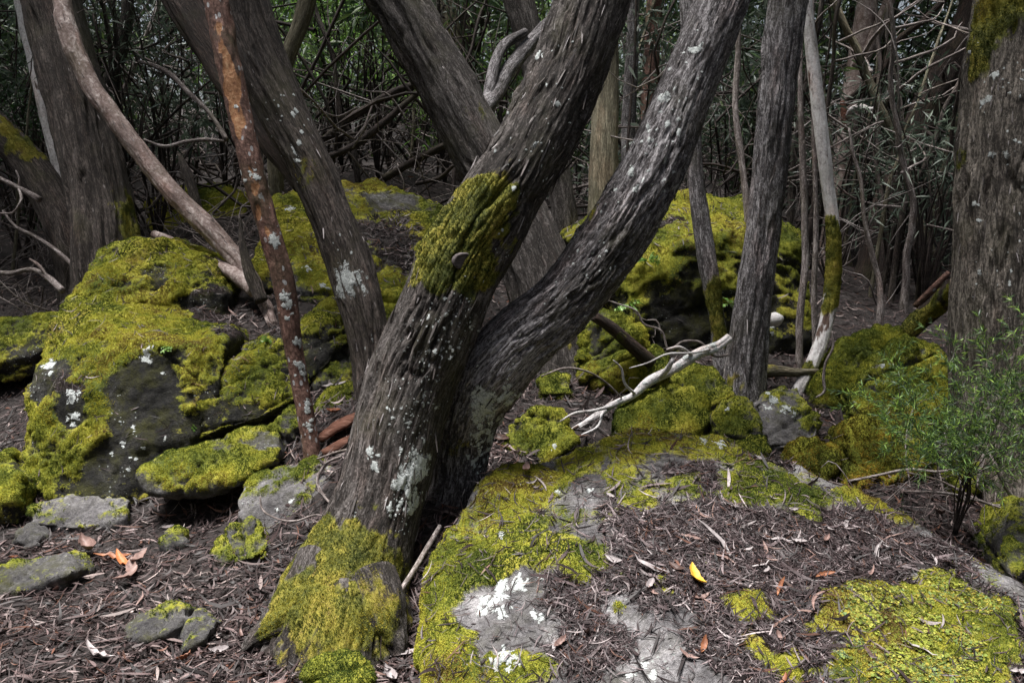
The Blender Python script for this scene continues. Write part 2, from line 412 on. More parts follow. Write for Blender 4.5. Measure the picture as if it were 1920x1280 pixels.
def pick(bvh, px, py):
    d = Vector(P(px, py, 1.0)) - EYE
    h = bvh.ray_cast(EYE, d.normalized())
    return (np.array(h[0]), np.array(h[1])) if h[0] is not None else (None, None)

# ------------------------------------------------------------------ boulders
ROCKS = {}
def remesh(hulls, voxel):
    bm = bmesh.new()
    for H in hulls:
        b2 = bmesh.new()
        for p in H: b2.verts.new(p)
        bmesh.ops.convex_hull(b2, input=b2.verts[:])
        tmp = bpy.data.meshes.new('t'); b2.to_mesh(tmp); b2.free(); bm.from_mesh(tmp); bpy.data.meshes.remove(tmp)
    me = bpy.data.meshes.new('tmp'); bm.to_mesh(me); bm.free()
    o = bpy.data.objects.new('tmp', me); COL.objects.link(o)
    md = o.modifiers.new('r', 'REMESH'); md.mode = 'VOXEL'; md.voxel_size = voxel
    ev = o.evaluated_get(bpy.context.evaluated_depsgraph_get()); m2 = ev.to_mesh()
    V = np.zeros(len(m2.vertices) * 3); m2.vertices.foreach_get('co', V); V = V.reshape(-1, 3)
    L = np.zeros(len(m2.loops), int); m2.loops.foreach_get('vertex_index', L); F = L.reshape(-1, 4)
    ev.to_mesh_clear(); bpy.data.objects.remove(o, do_unlink=True); bpy.data.meshes.remove(me)
    return V, F
def rock(name, label, hulls, thick=.5, voxel=.018, mat='rock', moss=.5, seed=1, rough=1.0, sm=3, blobs=(), litter=(), lit=0., lichen=(), tint=None,
         dens=56000, tuft=.0047, sink=.25, cushion=1.0, group=None, mossz=.55):
    """hulls: lists of measured (px, py, d) corner points; each gets a body reaching back and down into the ground"""
    HH = []
    for h in hulls:
        th = thick
        if isinstance(h, tuple): h, th = h
        A = PS(h); c = A.mean(0)
        back = c + (A - c) * [.92, .9, .9] + [0, th, -.02 - .38 * th * (th < .45)]
        low = c + (A[A[:, 2] < c[2] + .02] - c) * [1.02, 1, 1] + [0, .03, -sink]
        HH.append(np.concatenate([A, back, low]))
    V, F = remesh(HH, voxel)
    V = lap(V, F, sm)
    N, _ = normals_of(V, F)
    s3 = seed * 3.17
    big = fbm(V * 2.6 + s3, 3, seed) * .055 + fbm(V * 8 + s3, 3, seed + 5) * .022
    rid = (1 - np.abs(fbm(V * [6, 6, 9] + s3, 3, seed + 9))) ** 3 * .010
    fine = fbm(V * 34 + s3, 3, seed + 11) * .006
    st_ = fbm(V * [4.5, 4.5, 7] + s3 + 3, 2, seed + 15) * 5; fine = fine + (np.floor(st_) + smooth(.35, .65, st_ - np.floor(st_)) - st_) * .006
    rj = np.random.default_rng(seed + 900); wv = fbm(V * 2.1 + s3, 2, seed + 17) * .03 + fbm(V * 16, 2, seed + 18) * .007
    for _ in range(5):
        dj = unit(rj.normal(size=3) * [1, .7, 1]); pj = V[rj.integers(0, len(V))]
        fine = fine - .014 * (1 - smooth(.003, .016, np.abs((V - pj) @ dj + wv)))
    V = V + N * ((big - rid + fine) * rough)[:, None]
    N, _ = normals_of(V, F)
    bvh = BVHTree.FromPolygons([Vector(v) for v in V], F.tolist())
    m = (moss - .5) * 1.6 + (N[:, 2] - .15) * mossz + fbm(V * 3.4 + s3, 4, seed + 21) * .6 + fbm(V * 15 + s3, 3, seed + 25) * .34 + fbm(V * 40 + s3, 2, seed + 27) * .2 + .33
    pxm = FPX / (A[:, 1].mean() + .01)
    for (px, py, r, val) in blobs:
        c, _ = pick(bvh, px, py)
        if c is None: continue
        d = np.linalg.norm(V - c, axis=1); rr = r / pxm
        m = m + val * (1 - smooth(rr * .15, rr * 1.5, d + rr * .5 * fbm(V * (1.6 / rr) + 5, 3, seed + 40)))
    m = np.clip(m, 0, 1)
    li = np.zeros(len(V))
    for (px, py, r, val) in litter:
        c, _ = pick(bvh, px, py)
        if c is None: continue
        d = np.linalg.norm(V - c, axis=1); rr = r / pxm
        li = li + val * (1 - smooth(rr * .4, rr * 1.2, d + rr * .3 * fbm(V * 9, 3, seed + 50)))
    if lit: li = li + lit * smooth(.55, .9, N[:, 2])
    li = np.clip(li, 0, 1) * smooth(.3, .6, N[:, 2]) * (1 - .9 * smooth(.36, .62, m))
    mm = smooth(.35, .7, m)
    cu = 1 - np.abs(fbm(V * 24, 2, seed + 31)); cu2 = fbm(V * 60, 2, seed + 33)
    cl_ = fbm(V * 9, 2, seed + 35)
    V = V + N * (mm * (.008 + cushion * (.010 * cu ** 2 + .002 * cu2 + .016 * cl_)))[:, None]
    base = np.array([V[:, 0].mean(), V[:, 1].mean(), V[:, 2].min()])
    o = link(name, mesh_from(name, V - base, [F], [M[mat]], {'moss': m, 'litter': li}), None, base, label, 'boulder' if 'boulder' in name else 'rock', group)
    rg = np.random.default_rng(seed)
    add_moss(o, base, V, F, m, dens, tuft, rg, tint)
    bvh = BVHTree.FromPolygons([Vector(v) for v in V], F.tolist()); sn = snapper(bvh)
    for (px, py, r) in lichen:
        c, n = pick(bvh, px, py)
        if c is None: continue
        k = 7 if r > 12 else 2
        q = np.array([c] + [c + np.cross(n, rg.normal(size=3)) * r / pxm * .62 for _ in range(k)])
        for q_, r_ in zip(q, np.array([.6] + list(rg.uniform(.18, .42, k))) * r / pxm):
            link('lichen_patch', lichen_mesh([q_], [n], [r_], rg, sn, base, .002), o)
    ROCKS[label] = dict(o=o, V=V, F=F, N=N, moss=m, lit=li, bvh=bvh)
    return ROCKS[label]

BA = rock('boulder', 'broad low boulder carpeted with leaf litter, moss and bare grey patches', [
    ([(785, 1190, 3.0), (800, 1060, 3.12), (870, 960, 3.3), (920, 885, 3.5), (1060, 835, 3.65), (1180, 803, 3.75), (1330, 812, 3.72), (1480, 870, 3.6), (1700, 970, 3.35),
      (1830, 1060, 3.05), (2000, 1150, 2.75), (2100, 1290, 2.45), (1900, 1420, 2.2), (1500, 1400, 2.2), (1100, 1400, 2.3), (900, 1330, 2.48), (800, 1290, 2.72), (1000, 1030, 3.02), (1300, 1030, 2.96), (1250, 1200, 2.5), (1600, 1120, 2.66), (930, 1150, 2.78), (1400, 900, 3.4), (1150, 930, 3.3)], .12)],
    voxel=.014, moss=.37, seed=3, sm=6, rough=.75, sink=.45, mat='rock_pale', dens=60000, tuft=.0046, mossz=.15,
    blobs=[(815, 1120, 80, .9), (860, 1040, 90, .9), (960, 1000, 60, .8), (950, 1060, 90, .8), (980, 905, 90, 1.), (930, 950, 60, .8), (1080, 870, 60, .7), (1200, 830, 90, .7), (1320, 840, 70, .55),
           (1420, 925, 70, .8), (1500, 930, 50, .7), (1090, 1035, 60, .8), (1620, 940, 50, .9), (1680, 975, 50, .7), (860, 1210, 80, .9), (980, 1270, 80, .7), (800, 1180, 60, .8), (850, 1290, 70, .8), (830, 1250, 70, .8), (920, 1080, 40, .6),
           (1720, 1190, 120, 1.2), (1640, 1160, 70, 1.1), (1790, 1110, 70, .9), (1850, 1180, 70, .9), (1740, 1250, 110, .9), (1610, 1260, 60, .8), (1460, 1250, 70, .7), (1400, 1140, 40, .7), (1240, 1105, 40, .8), (1180, 1150, 30, .7), (1150, 900, 60, .4), (1200, 950, 50, .45),
           (900, 1140, 55, -1.), (960, 1130, 70, -1.1), (920, 1190, 50, -.9), (1010, 1190, 50, -1), (1250, 1180, 90, -1.2), (1290, 1240, 80, -1.2), (1180, 1230, 80, -1), (1090, 1180, 60, -.5), (1110, 905, 40, -.8), (1400, 1030, 90, -.7), (1300, 980, 80, -.6), (1550, 1060, 80, -.6)],
    litter=[(1330, 1000, 160, 1), (1180, 960, 90, .9), (1500, 1010, 150, 1), (1450, 1110, 140, 1), (1600, 1060, 130, 1), (1200, 1060, 110, .9), (1080, 1110, 80, .9), (1110, 1210, 90, .8), (1400, 1210, 110, .9), (1500, 1250, 110, .9),
            (1620, 1000, 100, 1), (1750, 1040, 90, 1), (1830, 1130, 90, .8), (1290, 890, 90, .6), (1450, 870, 60, .7), (1000, 960, 50, .5), (1330, 1110, 80, .9), (1900, 1220, 90, .7), (1250, 1110, 50, .8)],
    lichen=[(940, 1100, 22), (975, 1098, 20), (925, 1130, 24), (940, 1150, 18), (1000, 1150, 11), (1015, 1160, 10), (1005, 1158, 9), (950, 1225, 26), (930, 1245, 14), (1175, 1215, 10), (1225, 1265, 12), (1180, 1265, 9), (1100, 1175, 7), (1045, 920, 10), (1105, 920, 9), (940, 1000, 12), (1135, 1190, 6), (1320, 825, 14), (1350, 832, 16), (1210, 1245, 8)])
BB = rock('boulder', 'tall stepped boulder thickly covered in bright moss with a shade-darkened face', [
    ([(25, 920, 4.25), (180, 965, 4.12), (335, 900, 4.15), (70, 690, 4.45), (165, 740, 4.22), (285, 650, 4.28), (425, 640, 4.5), (420, 700, 4.35), (345, 790, 4.22), (120, 560, 4.9), (350, 580, 5.05), (430, 610, 4.9)], .6),
    ([(125, 570, 4.85), (175, 470, 5.1), (290, 448, 5.25), (400, 478, 5.3), (427, 550, 5.08), (225, 515, 4.98), (210, 580, 4.9), (350, 560, 5.02)], .5)],
    voxel=.017, moss=.50, seed=11, mat='rock_dark', sm=3, rough=1.1,
    blobs=[(240, 810, 55, -.8), (260, 740, 40, -.8), (210, 880, 40, -.5), (300, 780, 30, -.6), (290, 850, 35, -.5), (400, 595, 50, -.9), (430, 620, 40, -.9), (370, 580, 35, -.6), (160, 850, 40, .3), (300, 690, 35, -.7), (290, 520, 35, -.5), (130, 760, 30, -.8), (110, 700, 45, -.8), (140, 790, 25, -.8), (180, 780, 40, .6), (80, 800, 70, .6), (250, 600, 120, .5), (200, 640, 80, .5)],
    litter=[(130, 715, 45, .8), (300, 465, 60, .6), (400, 595, 70, 1), (430, 620, 60, 1), (360, 585, 50, .8)],
    lichen=[(275, 655, 12), (272, 672, 10), (95, 685, 14), (135, 745, 14), (140, 780, 12), (305, 700, 5), (250, 800, 5), (230, 830, 6), (210, 850, 5), (270, 840, 4), (255, 860, 5), (225, 790, 4), (240, 880, 5), (310, 820, 4)])
BC = rock('boulder', 'long slanting mossy slab wedged beside the tall stepped boulder', [
    ([(330, 745, 4.3), (345, 835, 4.25), (430, 690, 4.4), (530, 640, 4.5), (640, 588, 4.65), (660, 640, 4.6), (600, 705, 4.45), (560, 748, 4.35), (470, 795, 4.25), (520, 605, 4.8), (430, 650, 4.7)], .35)],
    voxel=.016, moss=.56, seed=21, mat='rock_dark', sm=3, sink=.02, blobs=[(450, 770, 40, -.5), (600, 660, 30, -.6), (480, 635, 40, -.9), (530, 615, 40, -.9), (440, 660, 25, -.6)], litter=[(480, 635, 50, 1), (530, 612, 50, 1), (440, 655, 40, .8)], lichen=[(560, 755, 4)])
rock('boulder', 'squared mossy block leaning over a dark hollow at the slope foot', [
    ([(262, 890, 3.95), (275, 872, 4.05), (390, 822, 4.12), (490, 797, 4.2), (525, 820, 4.1), (520, 862, 4.0), (450, 900, 3.92), (380, 925, 3.9), (272, 930, 3.9)], .22)],
    voxel=.013, moss=.44, seed=31, mat='rock', sm=2, sink=.0, rough=.8, blobs=[(510, 825, 30, -.8), (340, 880, 60, .4)], litter=[(400, 825, 50, .7)])
rock('boulder', 'bare grey slab tilted against the mossy block', [
    ([(470, 892, 3.95), (590, 865, 3.95), (625, 880, 3.85), (600, 1000, 3.68), (515, 1020, 3.62), (440, 965, 3.75)], .3)],
    voxel=.013, moss=.22, seed=37, mat='rock_pale', sm=2, rough=.6, blobs=[(480, 895, 25, .9), (580, 875, 30, .6)], lichen=[(545, 940, 8), (520, 955, 6)])
rock('mossy_stone', 'wedge of yellow moss covered stone at the foot of the grey slab', [
    ([(398, 1030, 3.6), (440, 985, 3.65), (475, 975, 3.65), (507, 1022, 3.5), (490, 1045, 3.45), (410, 1052, 3.48)], .2)], voxel=.011, moss=.36, seed=41, sm=2, rough=.9)
BG = rock('boulder', 'broad domed boulder with moss patches behind the leaning left tree', [
    ([(470, 480, 5.5), (515, 372, 6.0), (620, 338, 6.4), (700, 335, 6.5), (845, 395, 6.3), (800, 450, 5.9), (770, 560, 5.5), (600, 590, 5.3), (545, 545, 5.3), (490, 500, 5.4), (640, 450, 5.75)], .7),
    ([(690, 540, 5.1), (770, 540, 5.15), (730, 650, 4.95), (640, 610, 5.0), (560, 600, 5.0), (600, 570, 5.2)], .4)],
    voxel=.022, moss=.50, seed=51, mat='rock', rough=1.3, blobs=[(735, 375, 45, -1.), (720, 440, 70, -.45), (660, 490, 50, -.4), (760, 490, 40, -.4), (720, 560, 60, 1), (540, 400, 50, .6), (590, 520, 50, .4), (700, 370, 30, -.6)],
    litter=[(720, 430, 110, 1), (650, 480, 90, .9), (730, 500, 80, .9), (770, 420, 80, .9), (580, 450, 50, .7)], lichen=[(547, 390, 14), (580, 505, 10), (605, 535, 10), (575, 500, 9), (615, 540, 7)])
BH = rock('boulder', 'big dark faced boulder with a mossy crown behind the fork', [
    ([(1050, 445, 5.8), (1100, 402, 6), (1270, 362, 6.3), (1390, 372, 6.2), (1500, 425, 6.0), (1520, 480, 5.8), (1525, 650, 5.6), (1430, 670, 5.5), (1300, 650, 5.45), (1170, 610, 5.35), (1140, 540, 5.45), (1190, 510, 5.35), (1290, 455, 5.4), (1350, 432, 5.5)], .8)],
    voxel=.022, moss=.5, seed=61, mat='rock_dark', rough=1.3, mossz=.75, blobs=[(1290, 600, 45, -.8), (1250, 590, 30, -.6), (1450, 600, 60, -.4), (1260, 420, 50, -.5), (1200, 500, 50, .7), (1340, 385, 60, .5), (1370, 440, 50, .5), (1470, 440, 50, .6)],
    litter=[(1260, 420, 70, .9), (1300, 400, 50, .7)], lichen=[(1540, 535, 10), (1450, 600, 14)])

def L(*a): return list(a)
SMALL = [
 ('mossy_stone', 'rounded dark mossy stone tucked behind the right stem of the forked tree', [(930, 835, 4.0), (950, 792, 4.05), (990, 765, 4.1), (1050, 775, 4.1), (1078, 822, 4.0), (1030, 875, 3.9), (925, 885, 3.9)], .3, .52, 'rock_dark', [(960, 860, 8), (1040, 835, 9)]),
 ('mossy_stone', 'plump two-tiered moss cushion under the white fallen branch', [(1153, 775, 4.15), (1188, 728, 4.2), (1250, 715, 4.25), (1325, 735, 4.2), (1337, 790, 4.05), (1300, 815, 4.0), (1170, 805, 4.05)], .25, .78, 'rock', []),
 ('mossy_stone', 'yellow mossed stone between the white branch and the straight grey trunk', [(1268, 718, 4.5), (1290, 690, 4.55), (1340, 690, 4.55), (1378, 742, 4.45), (1330, 765, 4.4)], .25, .6, 'rock', []),
 ('mossy_stone', 'small brown and yellow stone beside the plump moss cushion', [(1335, 772, 4.05), (1360, 750, 4.1), (1410, 760, 4.1), (1430, 800, 4.0), (1420, 835, 3.95), (1340, 815, 3.95)], .2, .5, 'rock', [(1365, 765, 6)]),
 ('mossy_stone', 'stone with a white lichen crust on top and mossy flanks', [(1413, 755, 4.25), (1440, 732, 4.3), (1500, 722, 4.35), (1547, 790, 4.2), (1530, 835, 4.1), (1440, 835, 4.1)], .25, .45, 'rock_pale', [(1450, 750, 13), (1475, 765, 14), (1440, 765, 10), (1490, 775, 8)]),
 ('mossy_stone', 'small round ball of orange-tinged moss at the boulder edge', [(1483, 855, 3.95), (1500, 826, 4.0), (1530, 815, 4.0), (1570, 830, 4.0), (1577, 870, 3.9), (1540, 892, 3.85), (1500, 882, 3.85)], .16, 1., 'rock', []),
 ('mossy_boulder', 'mossy boulder behind the feathery green bush, under the mossy root', [(1555, 700, 4.95), (1580, 652, 5.0), (1650, 610, 5.1), (1705, 617, 5.1), (1690, 690, 4.85), (1560, 765, 4.7), (1540, 735, 4.75)], .3, .7, 'rock', [(1575, 715, 5)]),
 ('mossy_boulder', 'bright mossed boulder seen through the feathery green bush', [(1605, 705, 4.4), (1680, 652, 4.55), (1740, 640, 4.6), (1785, 690, 4.5), (1790, 770, 4.3), (1680, 790, 4.2), (1600, 790, 4.25)], .3, .7, 'rock', [(1655, 685, 7)]),
 ('mossy_boulder', 'orange-brown mossed stone at the foot of the feathery bush', [(1578, 860, 3.95), (1600, 792, 4.0), (1680, 770, 4.05), (1740, 800, 4.0), (1752, 862, 3.85), (1680, 905, 3.75), (1590, 895, 3.8)], .25, .68, 'rock', []),
 ('mossy_stone', 'upright mossed stone at the foot of the massive fibrous trunk', [(1885, 1010, 3.15), (1915, 935, 3.3), (1990, 955, 3.3), (2010, 1080, 3.05), (1905, 1070, 3.05)], .3, .58, 'rock', []),
 ('mossy_stone', 'low dark mossy rock in the litter left of the stepped boulder', [(-60, 610, 5.6), (30, 588, 5.7), (110, 588, 5.6), (122, 632, 5.45), (60, 665, 5.4), (-50, 690, 5.4)], .4, .6, 'rock_dark', []),
 ('mossy_stone', 'shaded mossy stone against the left foot of the stepped boulder', [(-50, 855, 4.2), (15, 840, 4.25), (36, 890, 4.1), (20, 935, 4.0), (-50, 945, 4.0)], .3, .62, 'rock_dark', []),
 ('flat_stone', 'flat half-buried grey and mossy slab in the leaf litter', [(-40, 1085, 3.4), (40, 1050, 3.5), (125, 1035, 3.5), (137, 1070, 3.35), (60, 1098, 3.3), (-40, 1122, 3.25)], .18, .45, 'rock', []),
 ('flat_stone', 'low moss-topped stone poking out of the litter beside a pointed stone', [(235, 1170, 3.08), (260, 1145, 3.15), (320, 1130, 3.18), (350, 1142, 3.12), (335, 1170, 3.02), (280, 1195, 2.98), (240, 1195, 3.0)], .12, .42, 'rock', []),
 ('pointed_stone', 'pointed grey stone poking out of the leaf litter', [(330, 1190, 3.05), (368, 1140, 3.12), (412, 1160, 3.05), (385, 1195, 2.95), (340, 1218, 2.93)], .12, .28, 'rock', []),
 ('mossy_stone', 'yellow moss mound in the litter in front of the forked tree', [(560, 1285, 2.68), (590, 1235, 2.75), (640, 1225, 2.78), (682, 1242, 2.72), (692, 1285, 2.65)], .15, .6, 'rock', []),
 ('mossy_stone', 'tiny moss tump in the litter near the dark hollow', [(298, 1008, 3.75), (315, 990, 3.8), (340, 990, 3.8), (347, 1012, 3.72), (320, 1022, 3.7)], .1, .55, 'rock', []),
 ('mossy_stone', 'bright mossy stone between the slim red sapling and the forked tree', [(583, 765, 4.3), (610, 722, 4.4), (670, 710, 4.45), (692, 740, 4.35), (682, 785, 4.25), (600, 790, 4.25)], .25, .55, 'rock', []),
 ('mossy_boulder', 'rounded mossy boulder below the dark stub branch', [(1078, 628, 4.62), (1130, 582, 4.72), (1190, 610, 4.68), (1214, 655, 4.6), (1150, 705, 4.5), (1085, 705, 4.5)], .3, .7, 'rock', []),
 ('mossy_stone', 'small mossy stone in the gap below the slanting slab', [(503, 795, 4.2), (545, 762, 4.28), (572, 790, 4.2), (532, 818, 4.15)], .15, .75, 'rock', []),
 ('flat_stone', 'bare grey ledge under the moss of the stepped boulder', [(48, 950, 4.05), (130, 922, 4.1), (242, 935, 4.05), (238, 968, 3.98), (150, 992, 3.92), (50, 980, 3.95)], .2, .3, 'rock_pale', []),
 ('flat_stone', 'small plain grey stone in the litter by the left ledge', [(20, 1005, 3.85), (45, 980, 3.9), (70, 985, 3.9), (77, 1012, 3.8), (40, 1024, 3.78)], .12, .2, 'rock', []),
 ('mossy_stone', 'low moss mound on the litter behind the forked tree', [(978, 750, 4.5), (1030, 722, 4.6), (1072, 742, 4.55), (1050, 770, 4.42), (985, 770, 4.42)], .2, .85, 'rock', []),
 ('mossy_stone', 'green mossed stone among dead twigs beside the feathery bush', [(1785, 880, 3.75), (1820, 850, 3.8), (1852, 870, 3.75), (1842, 905, 3.65), (1800, 915, 3.65)], .15, .85, 'rock', []),
 ('mossy_stone', 'small moss cushion between the stub branch and the dark faced boulder', [(1200, 668, 4.72), (1228, 645, 4.76), (1262, 660, 4.74), (1258, 700, 4.62), (1205, 705, 4.62)], .2, .85, 'rock', []),
 ('mossy_stone', 'bright low moss cushion at the foot of the cracked leaning tree', [(1000, 705, 4.45), (1030, 690, 4.5), (1075, 700, 4.48), (1080, 735, 4.38), (1010, 738, 4.38)], .18, .7, 'rock', []),
 ('mossy_stone', 'low mossy stone at the foot of the moss-sleeved trunk', [(1545, 700, 4.85), (1570, 680, 4.9), (1590, 720, 4.8), (1570, 760, 4.7), (1540, 750, 4.72)], .18, .7, 'rock', []),
 ('mossy_stone', 'brown mossy stone beside the crusted white-topped stone', [(1375, 830, 3.9), (1400, 808, 3.95), (1445, 815, 3.92), (1455, 845, 3.85), (1400, 855, 3.83)], .15, .7, 'rock', []),
 ('mossy_boulder', 'angular mossy block behind the slim red sapling, above the red rotten bark', [(575, 690, 4.55), (610, 640, 4.62), (680, 650, 4.62), (700, 700, 4.55), (660, 720, 4.48), (590, 725, 4.46)], .3, .5, 'rock', []),
 ('mossy_boulder', 'mossy block between the domed boulder and the cracked leaning tree', [(760, 560, 5.2), (800, 520, 5.3), (860, 530, 5.3), (880, 590, 5.15), (820, 640, 5.05), (765, 630, 5.05)], .35, .55, 'rock', []),
 ('mossy_stone', 'dark moss mound on the slope behind the stepped boulder', [(270, 380, 7.6), (330, 350, 7.8), (420, 345, 7.8), (470, 380, 7.6), (440, 430, 7.3), (280, 430, 7.3)], .5, .62, 'rock_dark', []),
]
for i, (nm, lb, pts, th, mo, mt, li) in enumerate(SMALL):
    vx = .011 if min(p[2] for p in pts) < 3.6 else .014
    orange = 'orange' in lb
    rock(nm, lb, [(pts, th)], voxel=vx, moss=mo, seed=100 + i * 7, mat=mt, sm=3 if mo < .7 else 6, rough=1.7 if nm == 'mossy_boulder' else .9 if mo < .7 else .75, lichen=li, sink=.15,
         dens=56000, tint=np.array([1.15, .82, .9]) if orange else None, mossz=.35, cushion=1.4 if mo > .8 else 1.)

# ------------------------------------------------------------------ trees
def resample(C, Rr, step):
    C = np.asarray(C, float); Rr = np.asarray(Rr, float)
    t = np.concatenate([[0], np.cumsum(np.linalg.norm(np.diff(C, axis=0), axis=1))])
    n = max(4, int(t[-1] / step)); s = np.linspace(0, t[-1], n)
    X = np.concatenate([C, Rr[:, None]], 1)
    m = np.gradient(X, t, axis=0)
    k = np.clip(np.searchsorted(t, s, side='right') - 1, 0, len(t) - 2); h = (t[k + 1] - t[k])[:, None]; u = ((s - t[k])[:, None]) / h
    Y = (2 * u**3 - 3 * u**2 + 1) * X[k] + (u**3 - 2 * u**2 + u) * h * m[k] + (-2 * u**3 + 3 * u**2) * X[k + 1] + (u**3 - u**2) * h * m[k + 1]
    return Y[:, :3], np.maximum(Y[:, 3], .0006), s
def frames(C):
    T = unit(np.gradient(C, axis=0)); n = len(C)
    X = np.zeros((n, 3)); a = np.array([1., 0, 0]) if abs(T[0, 0]) < .9 else np.array([0, 1., 0])
    X[0] = unit(a - T[0] * a.dot(T[0]))
    for i in range(1, n):
        x = X[i - 1] - T[i] * X[i - 1].dot(T[i]); X[i] = x / max(np.linalg.norm(x), 1e-9)
    return T, X, np.cross(T, X)
def tube(C, Rr, seg, step, amp=0., seed=0, freq=24., stretch=.09, lump=.06, flare=0., twist=.0, cap=True, wobble=0.):
    C, r, s = resample(C, Rr, step)
    if wobble:
        C = C + wobble * np.stack([fbm(np.stack([s * 2.2 + k * 31, s * 0 + seed, s * 0], 1), 3, seed + k) for k in range(3)], 1)
    T, X, Y = frames(C); n = len(C)
    th = np.arange(seg) / seg * 2 * np.pi
    ct = np.cos(th); st = np.sin(th)
    thv = th[None] + twist * s[:, None]
    bx = np.cos(thv) * r[:, None]; by = np.sin(thv) * r[:, None]
    q = np.stack([bx.ravel(), by.ravel(), np.repeat(s, seg)], 1)
    rr = np.repeat(r, seg)
    d = np.zeros(len(q))
    if lump: d += lump * rr * fbm(q * [5, 5, 3.5] + seed, 3, seed)
    if amp:
        w = fbm(q * [9, 9, 3] + seed, 2, seed + 1)[:, None] * .016; am_ = .35 + 1.1 * smooth(-.45, .5, fbm(q * [5, 5, 2.2] + seed, 3, seed + 4))
        a = fbm((q + w) * [freq, freq, freq * stretch] + seed, 3, seed + 2, .55)
        b = fbm((q + w) * [freq * 2.6, freq * 2.6, freq * stretch * 2.2] + seed, 2, seed + 3)
        cr = fbm((q + w * 1.6) * [freq * .8, freq * .8, freq * stretch * .6] + seed + 9, 2, seed + 6)
        d += amp * am_ * (1.2 * a + .9 * b - 1.5 * smooth(.80, .99, 1 - np.abs(cr)))
    if flare:
        zz = np.repeat(np.exp(-s / (flare * 1.2)) , seg); f = .5 + .5 * fbm(np.stack([np.cos(np.tile(th, n)) * 1.6, np.sin(np.tile(th, n)) * 1.6, np.zeros(n * seg) + seed], 1), 2, seed + 7)
        d += rr * zz * f * .7
    rad = (rr + d).reshape(n, seg)
    V = C[:, None] + X[:, None] * (rad * ct)[..., None] + Y[:, None] * (rad * st)[..., None]
    V = V.reshape(-1, 3)
    i = np.arange(n * seg).reshape(n, seg); j = np.roll(i, -1, axis=1)
    F = [np.stack([i[:-1].ravel(), j[:-1].ravel(), j[1:].ravel(), i[1:].ravel()], 1)]
    if cap:
        V = np.concatenate([V, C[:1], C[-1:]]); q = np.concatenate([q, [[0, 0, 0]], [[0, 0, s[-1]]]])
        a0, a1 = n * seg, n * seg + 1
        F.append(np.stack([np.full(seg, a0), j[0], i[0]], 1)); F.append(np.stack([np.full(seg, a1), i[-1], j[-1]], 1))
    return V, F, q
def w2r(pts): return [p[3] * p[2] / FPX / 2 for p in pts]

def leaves_mesh(name, pos, length, width, rg, pal, mat='leaf', droop=.3, dirs=None, fold=.15):
    """lance-shaped leaves: six-point blades, slightly folded"""
    n = len(pos)
    if dirs is None:
        dirs = rg.normal(size=(n, 3)); dirs[:, 2] -= droop
    D = unit(dirs); S = unit(np.cross(D, rg.normal(size=(n, 3)))); U = np.cross(D, S)
    Ln = (length * rg.uniform(.6, 1.4, n))[:, None]; W = (width * rg.uniform(.7, 1.3, n))[:, None]
    V = np.zeros((n, 5, 3))
    V[:, 0] = pos; V[:, 1] = pos + D * Ln * .42 + S * W * .5 + U * W * fold; V[:, 2] = pos + D * Ln - np.array([0, 0, 1]) * Ln * .08
    V[:, 3] = pos + D * Ln * .42 - S * W * .5 + U * W * fold; V[:, 4] = pos + D * Ln * .45
    b = np.arange(n)[:, None] * 5
    F = np.concatenate([b + [0, 1, 4], b + [1, 2, 4], b + [2, 3, 4], b + [3, 0, 4]])
    pal = np.asarray(pal); col = pal[rg.integers(0, len(pal), n)] * rg.uniform(.7, 1.3, (n, 1))
    return mesh_from(name, V.reshape(-1, 3), [F], [M[mat]], {'col': np.repeat(col, 5, 0)}, False)
GREEN = [(.035, .07, .022), (.055, .095, .035), (.075, .11, .06), (.045, .075, .048), (.09, .14, .04)]; GREEN = [tuple(v * 1.15 for v in c) for c in GREEN]
GREYG = [(.07, .10, .07), (.105, .14, .10), (.055, .08, .06), (.14, .17, .13)]; GREYG = [tuple(v * 1.0 for v in c) for c in GREYG]
BRIGHT = [(.10, .19, .03), (.14, .23, .05), (.07, .15, .03), (.12, .17, .07)]; BRIGHT = [tuple(v * 1.9 for v in c) for c in BRIGHT]

